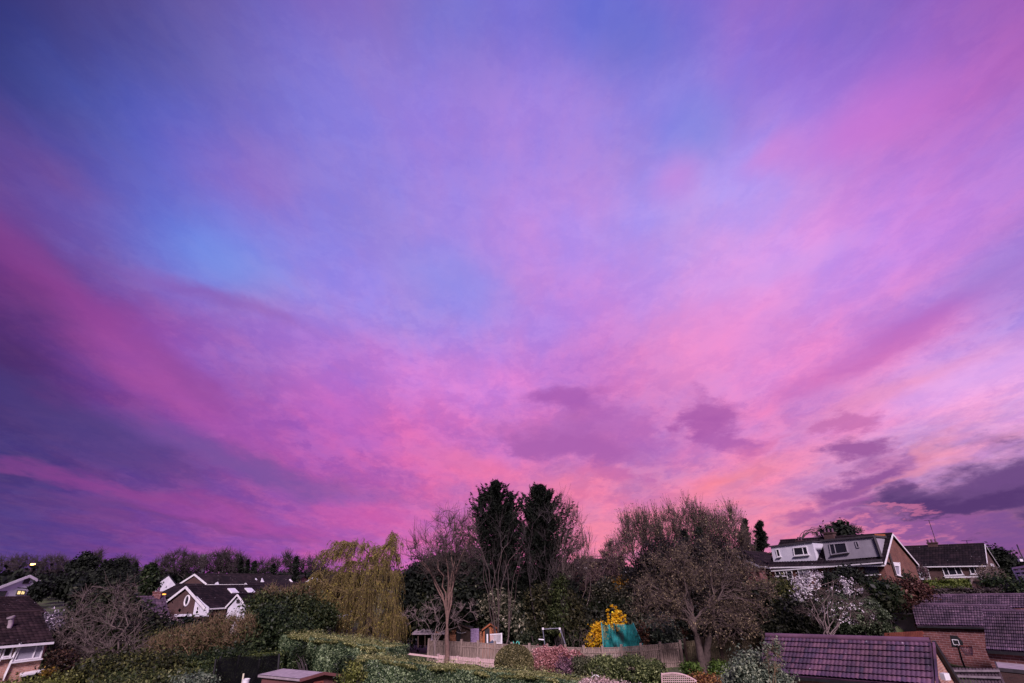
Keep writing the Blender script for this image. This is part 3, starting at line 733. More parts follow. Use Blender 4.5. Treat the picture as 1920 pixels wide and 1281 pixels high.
panel(semi, 'lintel', FS, [(1618, 1061), (1646, 1059.5), (1645, 1056.3), (1617, 1058)], .1, WHITE, .2)
window(semi, GS, [(1681, 1077), (1688, 1079), (1686.5, 1056), (1675, 1055)], fw=.09, gmat=GLASSP)
panel(semi, 'blind', GS, [(1675, 1061), (1687, 1062), (1686, 1056), (1674.5, 1055)], .04, WHITE, .12)
m = MB(); m.tube([GS.hit(1667, 1037.7, .12), GS.hit(1673, 1057, .12), GS.hit(1680, 1079, .12)], .1, 8); m.build('soil_pipe', BARKD, semi)
m = MB(); m.tube([GS.hit(1658, 1052, .1), GS.hit(1670, 1057, .1)], .07, 8); m.build('downpipe', BARKD, semi)
yaw_s = math.atan2(B[1] - A[1], B[0] - A[0])
rp = FS.off(3.5)
c0 = rp.hit(1559, 1016); chimney(semi, c0, 1.0, rp.hit(1559, 1000.5)[2] - c0[2], BR_DARK, yaw_s, 3)
c0 = rp.hit(1503, 1024); chimney(semi, c0, .8, rp.hit(1503, 1016)[2] - c0[2], BR_DARK, yaw_s, 2)
m = MB(); a = GS.hit(1648, 1003.6); b = GS.hit(1667, 1000.5)
m.bar(rp.hit(1640, 1003.3, .5), rp.hit(1660, 1003.5, .2), .2, .16); m.build('cornice', WOODO, semi)

# ------------------------------------------------------------------ right: bungalow with chimney and aerial
A = np.array([50.8, 68.5]); B = np.array([55.9, 62.5]); C = B + np.array([.77, .64]) * 6.6
F2 = Plane(A, B); G2 = Plane(B, C)
h2 = house('chalet_bungalow', 'brick bungalow with a long dark roof, chimney and white-framed windows', B, C, F2.hit(1843, 1056.5)[2], G2.hit(1870.6, 1059)[2],
           G2.hit(1841.8, 1020.2), (A - B) * 1.12, 5.6, BR_DARK, T_DARK, nr=9, bw=.12)
window(h2, F2, [(1771.5, 1079), (1805.5, 1077), (1798, 1061), (1766, 1063)], mull=(.27, .70))
window(h2, F2, [(1821, 1076), (1846, 1075), (1838, 1059.5), (1816, 1061)], mull=(.38,))
panel(h2, 'white_panel', F2, [(1722, 1087), (1745, 1087), (1737, 1063), (1715, 1064)], .08, RENDERW, .1)
window(h2, F2, [(1735, 1086), (1744.5, 1085.5), (1739, 1064.5), (1730, 1065)], hbar=(.5,), name='door', out=.1, sill=False)
m = MB(); m.bar(F2.hit(1772, 1083, .5), F2.hit(1850, 1081, .5), .1, .16); m.bar(F2.hit(1838, 1084, .5), F2.hit(1852, 1092, .5), .08, .1); m.build('sill_board', WHITE, h2)
window(h2, G2, [(1859, 1062), (1864, 1062.5), (1862, 1058), (1857, 1057.6)], fw=.06, gmat=RENDERW, sill=False)
rp2 = F2.off(3.3); c0 = rp2.hit(1752, 1029.5)
chimney(h2, c0 - (0, 0, .25), 1.0, rp2.hit(1750, 1017)[2] - c0[2] + .1, BR_DARK, -.86, 3)
tp = Plane(A, B).t
aerial('tv_aerial', 'tall thin tv mast rising from the dark bungalow chimney', rp2.hit(1756, 1019), rp2.hit(1741.5, 976), tp)
aerial('tv_aerial', 'short tv aerial near the right end of the dark bungalow ridge', rp2.hit(1814, 1022.5), rp2.hit(1812.5, 1013.5), tp, 4)
# far right house behind the trees, with its mast
A = XY(1874, 84); B = XY(1950, 76); Fz = Plane(A, B)
h3 = house('distant_bungalow', 'dim distant roof at the right edge beyond the dark shrubs', B, B + np.array([.75, .6]) * 6, 6.9, 6.9, v3(B + np.array([.37, .3]) * 6, 9.3), A - B, 4.0, BR_DARK, T_DARK, flat=True, nr=6)
tq = Fz.t
aerial('tv_aerial', 'slender tv aerial above the dark shrubs right of the bungalow', Fz.hit(1881, 1047), Fz.hit(1875.5, 1027.5), tq, 5)
# white-framed glazed gable at the right edge
A = XY(1899, 50); B = XY(1940, 46); Fc = Plane(A, B)
cons = thing('conservatory', 'white-framed glazed garden room cut by the right edge', 'conservatory', v3(XY(1915, 49), 2.5))
m = MB()
for a, b in (((1899, 1066), (1921, 1108)), ((1899, 1066), (1925, 1062)), ((1904, 1072), (1930, 1070)), ((1911, 1067), (1930, 1104)), ((1906, 1079), (1930, 1078))):
    m.bar(Fc.hit(*a), Fc.hit(*b), .12, .16)
m.build('frame', WHITE, cons)
m = MB(); m.slab([Fc.hit(1900, 1067, -.06), Fc.hit(1921, 1110, -.06), Fc.hit(1950, 1110, -.06), Fc.hit(1950, 1064, -.06)], .04, (Fc.n[0], Fc.n[1], 0)); m.build('pane', GLASS, cons)
m = MB(); nn = np.array([Fc.n[0], Fc.n[1], 0]); m.slab([Fc.hit(1900, 1066, -.15) - nn * k for k in (0,)] + [Fc.hit(1950, 1063, -.15), Fc.hit(1950, 1063, -.15) - nn * 4, Fc.hit(1900, 1066, -.15) - nn * 4], .1, (0, 0, 1)); m.build('roof', DARKFELT, cons)
mast = thing('roof_mast', 'dark leaning pole above the white-framed garden room', 'mast', Fc.off(3).hit(1921, 1052))
m = MB(); m.tube([Fc.off(3).hit(1921, 1052), Fc.off(3).hit(1912, 1035), Fc.off(3).hit(1906.5, 1021)], .05, 6); m.build('pole', BLACK, mast)
m = MB(); m.box(Fc.off(3).hit(1914, 1053), .3, .25, .22); m.build('bracket', WHITE, mast)

# ------------------------------------------------------------------ garages on the right
A = np.array([11.53, 26.99]); B = np.array([16.1, 22.1]); Fg = Plane(A, B); D_ = np.array([.73, .68]) * 3.9; C = B + D_; Gg = Plane(B, C)
g1 = thing('garage', 'nearest brick garage with a purple pantiled roof and black bargeboard', 'garage', v3((A + B + D_) / 2, .6))
rpl = Fg.off(1.95)
eL, eR, rR, rL = Fg.hit(1422, 1262, .15), Fg.hit(1752, 1287, .15), rpl.hit(1745, 1204), rpl.hit(1437, 1194)
tile_roof('roof', eL, eR, rR, rL, 41, 7, T_PURPLE, g1, .030, .085)
back = Fg.off(3.9); bR, bL = Gg.hit(1790, 1277), back.hit(1470, 1262)
bL = v3(A + D_, bR[2]); tile_roof('roof', bL, bR, rR, rL, 41, 7, T_PURPLE, g1, .030, .085)
m = MB(); m.tube([rL + (0, 0, .05), (rL + rR) / 2 + (0, 0, .05), rR + (0, 0, .05)], .12, 10); m.build('ridge_tiles', T_PURPLE, g1)
m = MB(); zt = eR[2] - .05; q = v3(A, .6), v3(B, .6), v3(C, .6), v3(A + D_, .6)
gi = -np.array([(A - B)[0], (A - B)[1], 0]) * -.01
m.poly([v3(B, .6), v3(C, .6), v3(C, bR[2] - .1), np.r_[rR[:2], rR[2] - .1], v3(B, zt)])
m.poly([v3(C, .6), v3(A + D_, .6), v3(A + D_, bR[2] - .1), v3(C, bR[2] - .1)])
m.poly([v3(A + D_, .6), v3(A, .6), v3(A, eL[2] - .05), np.r_[rL[:2], rL[2] - .1], v3(A + D_, bL[2] - .1)])
m.poly([v3(A, .6), v3(B, .6), v3(B, zt), v3(A, eL[2] - .05)]); m.build('wall', BR_PINK, g1)
g_out = np.array([Gg.n[0], Gg.n[1], 0]) * .10
m = MB(); m.bar(rR + g_out - (0, 0, .02), bR + g_out, .12, .2); m.build('bargeboard', BLACK, g1)
m = MB(); m.bar(rR + g_out - (0, 0, .02), eR + g_out, .08, .08); m.build('verge_tiles', T_PURPLE, g1)
m = MB(); m.bar(eL - (0, 0, .1), eR - (0, 0, .1), .14, .1); m.build('gutter', BLACK, g1)
fl_ = thing('security_light', 'small white floodlight on the near garage gable wall', 'floodlight', Gg.hit(1774, 1273, .2))
m = MB(); m.box(Gg.hit(1774, 1275, .25), .28, .18, .22, .3); m.build('lamp_housing', WHITE, fl_)
m = MB(); m.tube([Gg.hit(1768, 1273, .1), Gg.hit(1772, 1272, .2)], .04, 6); m.build('bracket', BLACK, fl_)

A = np.array([32.19, 44.45]); B = A + 7.5 * np.array([.677, -.736]); D2_ = np.array([.736, .677])
Fh = Plane(A, B); rh = Fh.off(2.4)
g2 = thing('garage', 'brick garage carrying the basketball hoop, two rows of low pantiled roof', 'garage', v3((A + B) / 2 + D2_ * 2, 1.0))
eL, eR, rR, rL = Fh.hit(1719, 1173, .2), Fh.hit(1890, 1176, .2), rh.hit(1890, 1138), rh.hit(1709, 1134)
tile_roof('roof', eL, eR, rR, rL, 34, 8, T_GREY, g2, .045, .07)
bk = Fh.off(4.8); bl_, br_ = v3(A + D2_ * 4.8, eL[2]), v3(B + D2_ * 4.8, eR[2])
tile_roof('roof', bl_, br_, rR, rL, 34, 8, T_GREY, g2, .045, .07)
m = MB(); m.tube([rL + (0, 0, .05), (rL + rR) / 2 + (0, 0, .05), rR + (0, 0, .05)], .11, 8); m.build('ridge_tiles', T_GREY, g2)
m = MB(); z0 = .6
m.poly([v3(A, z0), v3(B, z0), v3(B, eR[2]), v3(A, eL[2])]); m.poly([v3(B, z0), v3(B + D2_ * 4.8, z0), br_, np.r_[rR[:2], rR[2] - .1], v3(B, eR[2])])
m.poly([v3(A + D2_ * 4.8, z0), v3(A, z0), v3(A, eL[2]), np.r_[rL[:2], rL[2] - .1], bl_]); m.poly([v3(B + D2_ * 4.8, z0), v3(A + D2_ * 4.8, z0), bl_, br_])
m.build('wall', BR_RED, g2)
m = MB(); m.bar(eL - (0, 0, .1), eR - (0, 0, .1), .12, .1); m.build('gutter', BLACK, g2)
A3 = A + D2_ * 5.2; B3 = B + D2_ * 5.2 + .6 * (B - A); F3 = Plane(A3, B3); r3_ = F3.off(2.2)
g3 = thing('garage', 'farther garage whose low grey tiled roof shows above the hoop garage ridge', 'garage', v3((A3 + B3) / 2 + D2_ * 2, 1.5))
eL, eR, rR, rL = F3.hit(1709, 1141), F3.hit(1960, 1141), r3_.hit(1960, 1115), r3_.hit(1708, 1118)
tile_roof('roof', eL, eR, rR, rL, 52, 6, T_GREY, g3, .045, .07)
bl2, br2 = eL + v3(D2_, 0) * 4.4, eR + v3(D2_, 0) * 4.4
tile_roof('roof', bl2, br2, rR, rL, 52, 6, T_GREY, g3, .045, .07)
m = MB(); m.tube([rL + (0, 0, .04), (rL + rR) / 2 + (0, 0, .04), rR + (0, 0, .04)], .1, 8); m.build('ridge_tiles', T_GREY, g3)
m = MB(); m.poly([np.r_[eL[:2], 1], np.r_[eR[:2], 1], eR, eL]); m.poly([np.r_[br2[:2], 1], np.r_[bl2[:2], 1], bl2, br2]); m.poly([np.r_[bl2[:2], 1], np.r_[eL[:2], 1], eL, rL - (0, 0, .1), bl2]); m.build('wall', BR_RED, g3)

A = np.array([30.73, 36.76]); B = A + 9 * np.array([.598, -.801]); D4 = np.array([.801, .598]); Fk = Plane(A, B); rk = Fk.off(2.5)
g4 = thing('garage', 'garage at the right edge with a steep pantiled roof beside a flat felt roof', 'garage', v3((A + B) / 2 + D4 * 2, .6))
eL, eR, rR, rL = Fk.hit(1851, 1219, .2), Fk.hit(2060, 1232, .2), rk.hit(2060, 1150), rk.hit(1843, 1147)
tile_roof('roof', eL, eR, rR, rL, 46, 12, T_GREY, g4, .045, .08)
bl4, br4 = v3(A + D4 * 5, eL[2]), v3(B + D4 * 5, eR[2]); tile_roof('roof', bl4, br4, rR, rL, 46, 12, T_GREY, g4, .045, .08)
m = MB(); m.tube([rL + (0, 0, .05), (rL + rR) / 2 + (0, 0, .05), rR + (0, 0, .05)], .11, 8); m.build('ridge_tiles', T_GREY, g4)
m = MB(); m.poly([v3(A, 0), v3(B, 0), v3(B, eR[2]), v3(A, eL[2])]); m.poly([v3(A + D4 * 5, 0), v3(A, 0), v3(A, eL[2]), np.r_[rL[:2], rL[2] - .1], bl4]); m.build('wall', BR_RED, g4)
m = MB(); m.bar(eL - (0, 0, .1), eR - (0, 0, .1), .14, .16); m.build('gutter', BLACK, g4)
Ff = Fk.off(-3.2)
fr = thing('flat_roofed_outbuilding', 'low outbuilding with a speckled flat felt roof at the lower right edge', 'outbuilding', v3((A + B) / 2 - D4 * 1.5, .3))
q = [Ff.hit(1870, 1252), Ff.hit(2000, 1263), Fk.hit(2000, 1236, .3), Fk.hit(1861, 1228, .3)]; zf = q[0][2]
q = [np.r_[p[:2], zf] for p in q]
m = MB(); m.slab(q, .12, (0, 0, 1)); m.build('flat_roof', FELT, fr)
m = MB(); m.bar(q[0] - (0, 0, .08), q[1] - (0, 0, .08), .08, .18); m.bar(q[0] - (0, 0, .04), q[3] - (0, 0, .04), .08, .12); m.build('roof_edge', DARKFELT, fr)
m = MB(); m.slab([np.r_[q[0][:2], 0], np.r_[q[1][:2], 0], q[1] - (0, 0, .18), q[0] - (0, 0, .18)], .1); m.slab([np.r_[q[3][:2], 0], np.r_[q[0][:2], 0], q[0] - (0, 0, .18), q[3] - (0, 0, .18)], .1); m.build('wall', BR_DARK, fr)

# basketball hoop on its post before the brick wall
hp = Fh.off(-1.2)
bh = thing('basketball_hoop', 'small basketball hoop with a red and white net on a dark post', 'basketball hoop', v3(hp.hit(1806, 1245)[:2], 1.0))
m = MB(); m.tube([np.r_[hp.hit(1806, 1242)[:2], 1.0], hp.hit(1804, 1239), hp.hit(1797, 1215), hp.hit(1793, 1205)], .06, 8); m.build('pole', BLACK, bh)
n3 = np.array([hp.n[0], hp.n[1], 0]); t3 = np.array([hp.t[0], hp.t[1], 0]); cb = hp.hit(1791.5, 1203, .1)
m = MB(); m.slab([cb + t3 * a * .42 + np.array([0, 0, b * .38]) for a, b in ((-.8, -1), (.8, -1), (1, 0), (.5, 1), (-.5, 1))], .05, n3); bb = m.build('backboard', BLACK, bh)
m = MB()
for a, b, c, d in ((-1, -1, 1, -1), (1, -1, 1, 1), (1, 1, -1, 1), (-1, 1, -1, -1)): m.bar(cb + n3 * .03 + t3 * a * .17 + np.array([0, 0, b * .16 - .05]), cb + n3 * .03 + t3 * c * .17 + np.array([0, 0, d * .16 - .05]), .03, .05)
m.build('target_square', WHITE, bb)
cr_ = cb + n3 * .35 + t3 * .55 + np.array([0, 0, -.25]); m = MB(); an = np.linspace(0, 2 * np.pi, 17)
m.tube([cr_ + t3 * .36 * math.cos(a) + n3 * .36 * math.sin(a) for a in an], .025, 5); m.tube([cb - (0, 0, .22), cr_ - t3 * .36], .03, 5); m.build('rim', WOODR, bh)
m = MB()
for k in range(14):
    a = k / 14 * 6.283; p = lambda r, z, da: cr_ + t3 * r * math.cos(a + da) + n3 * r * math.sin(a + da) - np.array([0, 0, z])
    for s_ in (.45, -.45): m.tube([p(.36, 0, 0), p(.29, .28, s_ * .6), p(.20, .55, s_ * 1.4)], .011, 3)
m.build('net', m_noise('net_pink', (.55, .30, .38), (.75, .55, .62), 9, .7), bh)
# red stained fence and brick wall between the garages
Fr = Plane(XY(1655, 41), XY(1735, 38.5))
t = thing('red_fence', 'red stained slatted fence behind the near garage ridge', 'fence', v3(XY(1690, 40), gz(*XY(1690, 40))))
m = MB(); nn = 22
for k in range(nn):
    x0 = 1658 + 72 * k / nn; x1 = x0 + 72 / nn * .82; tp_ = 1187 - 4 * k / nn
    m.slab([Fr.hit(x0 + 2, 1216), Fr.hit(x1 + 2, 1216), Fr.hit(x1, tp_), Fr.hit(x0, tp_)], .03, (Fr.n[0], Fr.n[1], 0))
m.build('slats', WOODR, t)
m = MB(); m.bar(Fr.hit(1657, 1190, -.06), Fr.hit(1732, 1187, -.06), .05, .09); m.bar(Fr.hit(1659, 1208, -.06), Fr.hit(1736, 1206, -.06), .05, .09); m.build('rail', WOODR, t)
Fw = Plane(XY(1668, 47), XY(1722, 44))
t = thing('garden_wall', 'pale purplish brick wall between the dome bush and the hoop garage', 'wall', v3(XY(1695, 45.5), gz(*XY(1695, 45.5))))
m = MB(); m.slab([Fw.hit(1682, 1196), Fw.hit(1728, 1196), Fw.hit(1714, 1152), Fw.hit(1668, 1152)], .22, (Fw.n[0], Fw.n[1], 0)); m.build('brickwork', m_brick('brick_pale', (.26, .18, .21), (.34, .25, .28), (.36, .30, .33)), t)
m = MB(); m.bar(Fw.hit(1667, 1151, .0), Fw.hit(1715, 1151, .0), .3, .09); m.build('coping', FELT, t)
Fx = Plane(XY(1638, 48), XY(1680, 46))
t = thing('garden_bench', 'pale bench top half hidden beside the dome bush', 'bench', v3(XY(1658, 47), gz(*XY(1658, 47))))
m = MB(); m.slab([Fx.hit(1648, 1133), Fx.hit(1668, 1134), Fx.off(1).hit(1664, 1130), Fx.off(1).hit(1646, 1129)], .08, (0, 0, 1)); m.build('seat', FELT, t)
for px in (1649, 1666):
    p = Fx.hit(px, 1133.5, -.1); m = MB(); m.bar(p - (0, 0, .05), p - (0, 0, 1.0), .08); m.build('leg', WOODW, t)
# timber gate / deck frame bottom right
Fd = Plane(XY(1778, 33), XY(1876, 31))
t = thing('timber_screen', 'weathered timber fence panel in the gap beside the near garage', 'fence panel', v3(XY(1825, 32), .8))
m = MB()
for k in range(15):
    x0 = 1778 + 96 * k / 15; m.slab([Fd.hit(x0 + 20, 1300), Fd.hit(x0 + 24.5, 1300), Fd.hit(x0 + 4.5, 1252 + k * .1), Fd.hit(x0, 1252 + k * .1)], .03, (Fd.n[0], Fd.n[1], 0))
m.build('slats', m_noise('plum_boards', (.07, .045, .06), (.16, .11, .14), 5, .8), t)
m = MB(); m.bar(Fd.hit(1784, 1258, .06), Fd.hit(1874, 1258, .06), .05, .1); m.bar(Fd.hit(1788, 1268, .06), Fd.hit(1876, 1271, .06), .05, .1); m.build('rail', FELT, t)

# ------------------------------------------------------------------ left: houses
def unit(v): v = np.array(v, float); return v / np.linalg.norm(v)
# near brick house, bottom left corner
A = XY(-95, 32.0, 1200); B = XY(92, 36, 1200); Fn = Plane(A, B); nb_ = -Fn.n; rn = Fn.off(3.6)
B2 = B + nb_ * 7.2; Gn = Plane(B, B2)
zr = rn.hit(80, 1147)[2]
n1 = house('brick_cottage', 'pink brick house with white-framed windows in the lower left corner', B, B2, Fn.hit(90, 1199)[2], Fn.hit(90, 1199)[2], v3(B + nb_ * 3.6, zr), A - B, .2, BR_PINK, T_BROWN, nbump=.24, nr=12, oh=.3, barge=None)
window(n1, Fn, [(26, 1239), (75, 1233), (82, 1209), (39, 1211)], mull=(.70,), fw=.09, gmat=GLASSP, out=.02)
window(n1, Fn, [(-40, 1240), (-4, 1236), (6, 1211), (-28, 1214)], fw=.1, out=.02)
window(n1, Fn, [(4, 1232), (18, 1230.5), (25, 1211), (10, 1212.5)], fw=.12, out=.02)
m = MB(); m.tube([Fn.hit(38.5, 1206, .3), Fn.hit(34, 1213, .12), Fn.hit(9, 1266, .12), Fn.hit(2, 1290, .12)], .06, 8); m.build('downpipe', WHITE, n1)
m = MB(); a = Fn.hit(38, 1267, .9); b = Fn.hit(83, 1258, .9); a2 = Fn.hit(38, 1262, .0); b2 = Fn.hit(83, 1254, .0)
m.slab([a, b, b2, a2], .08, (0, 0, 1)); p_ = m.build('porch_roof', WHITE, n1)
m = MB(); m.slab([Fn.hit(40, 1288, .6), Fn.hit(80, 1278, .6), Fn.hit(82, 1260, .6), Fn.hit(42, 1268, .6)], .05); m.build('porch_front', BLACK, n1)
sl = (rn.hit(22, 1147) + Fn.hit(22, 1205)) / 2; rp_ = Plane(A + nb_ * 1.7, B + nb_ * 1.7); f0 = rp_.hit(20, 1170)
m = MB(); m.tube([f0 - (0, 0, .3), f0, rp_.hit(20.5, 1159)], .13, 8); m.tube([rp_.hit(20.5, 1159), rp_.hit(20.7, 1156)], .2, 8); m.build('roof_flue', FELT, n1)
# brown-roofed bungalow behind it
A = XY(-70, 43, 1150); B = XY(82, 48, 1150); Fb = Plane(A, B); k_ = -Fb.n
b1_ = house('brown_roofed_bungalow', 'bungalow whose plain brown roof shows behind the lower left brick house', B, B + k_ * 7, Fb.hit(80, 1148)[2], Fb.hit(80, 1148)[2],
            v3(B + k_ * 3.5, Fb.off(3.5).hit(67, 1120)[2]), A - B, .2, BR_DARK, T_BROWN, nbump=.3, nr=9, barge=None, gutter=None, oh=.2)
# white gabled house
A = XY(-30, 60, 1100); B = XY(76, 66, 1100); Fw_ = Plane(A, B); k_ = -Fw_.n
wh = house('white_gabled_house', 'white rendered gabled house at the far left with one lit window', A, B, Fw_.hit(-28, 1115)[2], Fw_.hit(75, 1092)[2], Fw_.hit(56, 1079.5), unit(XY(40, 60)) * 9, .5, RENDERW, T_DARK, nr=8, oh=.5, bw=.28)
window(wh, Fw_, [(43, 1094), (53, 1094), (56.5, 1086), (47, 1086.5)], fw=.05, fmat=BARKD, sill=False)
window(wh, Fw_, [(30.5, 1115), (45.5, 1115), (48, 1108), (33, 1107.5)], fw=.08, fmat=BARKD, mull=(.5,), gmat=m_emit('lit_window', (1., .72, .32), 1.1), sill=False)
window(wh, Fw_, [(-20, 1119), (8, 1119), (13, 1109), (-14, 1109)], fw=.06, fmat=BARKD, sill=False, name='garage_opening')  # dark pane stands in for the unlit opening
m = MB(); m.tube([Fw_.hit(33, 1102, .3), Fw_.hit(54, 1104, .3)], .05, 5); m.tube([Fw_.hit(52, 1120, .3), Fw_.hit(57, 1104, .3)], .06, 5); m.build('washing_pole', BLACK, wh)
# cream gable behind, and its neighbours
A = XY(297, 88, 1080); B = XY(352, 86, 1080); Fc_ = Plane(A, B); k_ = -Fc_.n
cg = house('cream_gabled_house', 'pale cream gable rising behind the round-window house', A, B, Fc_.hit(298, 1094)[2], Fc_.hit(350, 1112)[2], Fc_.hit(316, 1077), unit(XY(325, 88)) * 10, 2.0, RENDERW, T_DARK, nr=6, flat=True, oh=.3, bw=.12, barge=BLACK)
A = XY(296, 80, 1100); B = XY(345, 78, 1100); Fq = Plane(A, B); k_ = -Fq.n
dr_ = house('dark_roofed_house', 'dark tiled roof in front of the cream gable', B, B + k_ * 6, Fq.hit(340, 1118)[2], Fq.hit(340, 1118)[2], v3(B + k_ * 3, Fq.off(3).hit(335, 1096)[2]), A - B, 1.0, BR_DARK, T_DARK, nr=7, flat=True, barge=None, gutter=None)
window(dr_, Fq.off(.8), [(316, 1122), (324, 1122), (321, 1116), (313, 1116)], gmat=RENDERW, fw=.06, sill=False, name='skylight', out=.1)
A = XY(298, 72, 1120); B = XY(318, 70, 1120); Fs_ = Plane(A, B)
sg = house('small_gabled_house', 'small brick gable with a glowing porch lamp left of the round window', A, B, Fs_.hit(296, 1133)[2], Fs_.hit(314, 1130)[2], Fs_.hit(304, 1119), unit(XY(305, 70)) * 6, .6, BR_DARK, T_DARK, nr=5, flat=True, bw=.2)
lp = thing('porch_lamp', 'glowing orange lamp above the small gable left of the round window', 'lamp', Fs_.hit(308, 1116, .4))
m = MB(); c_ = Fs_.hit(307.5, 1115.5, .4); m.box(c_, .34, .2, .13); m.build('lamp_glass', m_emit('orange_lamp', (1., .40, .06), 2.0), lp)
m = MB(); m.tube([c_ - (0, 0, 1.6), c_ - (0, 0, .8), c_], .05, 6); m.build('lamp_post', BLACK, lp)
# purple tiled roof with chimney
A = XY(262, 53, 1150); B = XY(318, 55, 1150); Fp = Plane(A, B); k_ = -Fp.n
pr_ = house('purple_roofed_house', 'purple tiled roof with a brick chimney just left of the round-window house', B, B + k_ * 6, Fp.hit(312, 1160)[2], Fp.hit(312, 1160)[2], v3(B + k_ * 3, Fp.off(3).hit(285, 1120)[2]), A - B, .2, BR_PINK, T_GREY, nbump=.28, nr=9, barge=None)
c0 = Fp.off(3).hit(291, 1130); chimney(pr_, c0, .75, Fp.off(3).hit(291, 1112)[2] - c0[2], BR_RED, .3, 1)
# round-window house
A = XY(308, 60.5, 1120); B = XY(391, 57.5, 1120); Fr_ = Plane(A, B); k_ = -Fr_.n
rw = house('round_window_house', 'brick gabled house with a round white-framed window and two skylights', A, B, Fr_.hit(308, 1138)[2], Fr_.hit(389, 1139)[2], Fr_.hit(352, 1100), k_ * 9.5, .4, BR_DARK, T_DARK, nbump=.3, nr=10, oh=.15, bw=.24)
panel(rw, 'white_panel', Fr_, [(361, 1156), (390, 1156), (391, 1139), (380, 1130), (368, 1118)], .08, RENDERW, .06)
window(rw, Fr_, [(368, 1151), (372.5, 1151), (372.5, 1138), (368.5, 1138)], fw=.06, hbar=(.5,), out=.08, sill=False)
cc_ = Fr_.hit(350.5, 1126.5, .05); t3 = np.array([Fr_.t[0], Fr_.t[1], 0]); n3 = np.array([Fr_.n[0], Fr_.n[1], 0]); rr_ = 7.2 * SC(1126, 60)
an = np.linspace(0, 2 * np.pi, 25); m = MB(); m.tube([cc_ + t3 * rr_ * math.cos(a) * .82 + np.array([0, 0, rr_ * math.sin(a) * 1.15]) for a in an], .09, 6)
w_ = m.build('round_window', WHITE, rw); an = an[:-1]
V = np.array([cc_] + [cc_ + t3 * rr_ * math.cos(a) * .8 + np.array([0, 0, rr_ * math.sin(a) * 1.12]) for a in an])
mesh_obj('pane', V, [np.array([[0, i + 1, (i + 1) % 24 + 1] for i in range(24)])], GLASS, w_)
m = MB(); m.slab([Fr_.hit(327, 1155, 1.2), Fr_.hit(360, 1154, 1.2), Fr_.hit(359, 1151, .1), Fr_.hit(327, 1152, .1)], .08, (0, 0, 1)); m.build('porch_roof', RENDERW, rw)
# skylights on its visible slope
S0, S1, S2, S3 = v3(B, Fr_.hit(389, 1139)[2]), v3(B + k_ * 9.5, Fr_.hit(389, 1139)[2]), Fr_.hit(352, 1100) + v3(k_ * 9.5, 0), Fr_.hit(352, 1100)
sn = np.cross(S1 - S0, S3 - S0); sn /= np.linalg.norm(sn); sn = sn if sn[2] > 0 else -sn
for u0 in (.46, .70):
    f = lambda u, v, h=.14: S0 * (1 - u) * (1 - v) + S1 * u * (1 - v) + S2 * u * v + S3 * (1 - u) * v + sn * h
    q = [f(u0, .58), f(u0 + .10, .58), f(u0 + .10, .82), f(u0, .82)]
    m = MB(); m.slab(q, .1, sn); sk = m.build('skylight', WHITE, rw)
    m = MB(); m.slab([f(u0 + .01, .6, .16), f(u0 + .09, .6, .16), f(u0 + .09, .8, .16), f(u0 + .01, .8, .16)], .01, sn); m.build('pane', RENDERW, sk)
# small white gable in front of its roof
A = XY(430, 56, 1130); B = XY(463, 55, 1130); Fd_ = Plane(A, B)
wg = house('white_gabled_annexe', 'small white gabled annexe with a tiny window at the bush tops', A, B, Fd_.hit(428, 1136)[2], Fd_.hit(463, 1133)[2], Fd_.hit(448.5, 1114.5), -Fd_.n * 5, .4, RENDERW, T_DARK, nr=6, flat=True, oh=.15, bw=.16)
window(wg, Fd_, [(444, 1130), (449, 1130), (448.5, 1125), (444, 1125)], fw=.06, fmat=BARKD, sill=False)
# house right of it
A = XY(453, 68, 1110); B = XY(492, 64, 1110); Fe = Plane(A, B); k_ = -Fe.n
rb = house('red_brick_gabled_house', 'red-brown gabled house with white bargeboard right of the annexe', A, B, Fe.hit(455, 1103)[2], Fe.hit(491, 1124)[2], Fe.hit(464, 1094), k_ * 10, .6, BR_RED, T_DARK, nr=9, oh=.1, bw=.24)
# second row
A = XY(342, 92, 1080); B = XY(392, 90, 1080); Ff_ = Plane(A, B); k_ = -Ff_.n
sr = house('trimmed_gabled_house', 'dark gabled house with a bright white roof edge behind the skylight roof', A, B, Ff_.hit(345, 1096)[2], Ff_.hit(385, 1094)[2], Ff_.hit(367.5, 1077), unit(k_ + Ff_.t * .7) * 12, 1.5, BR_DARK, T_DARK, nr=6, flat=True, oh=.3, bw=.28)
m = MB(); c0 = Ff_.off(4).hit(406, 1092); chimney(sr, c0, .8, Ff_.off(4).hit(406, 1078)[2] - c0[2], BR_RED, .2, 1)
panel(sr, 'white_panel', Ff_.off(-1), [(400, 1100), (411, 1100), (408, 1091), (404, 1093)], .1, RENDERW)
A = XY(460, 96, 1080); B = XY(545, 94, 1080); Fg_ = Plane(A, B); k_ = -Fg_.n
lr = house('long_roofed_house', 'long dim roof on the skyline with two small white gable peaks', B, B + k_ * 8, Fg_.hit(540, 1096)[2], Fg_.hit(540, 1096)[2], v3(B + k_ * 4, Fg_.off(4).hit(535, 1080)[2]), A - B, 2.0, BR_RED, T_DARK, nr=5, flat=True, barge=None)
for px, w_ in ((480, 4), (491.5, 3)):
    m = MB(); q = [Fg_.hit(px - w_, 1092, .3), Fg_.hit(px + w_, 1092, .3), Fg_.hit(px - 1, 1084, .3)]; m.slab(q, .2, (Fg_.n[0], Fg_.n[1], 0)); m.build('white_peak', RENDERW, lr)
m = MB(); m.tube([Fg_.hit(543, 1087, .3), Fg_.hit(553, 1097, .3)], .14, 6); m.build('bargeboard', WHITE, lr)
A = XY(578, 78, 1090); B = XY(606, 76, 1090); Fh_ = Plane(A, B)
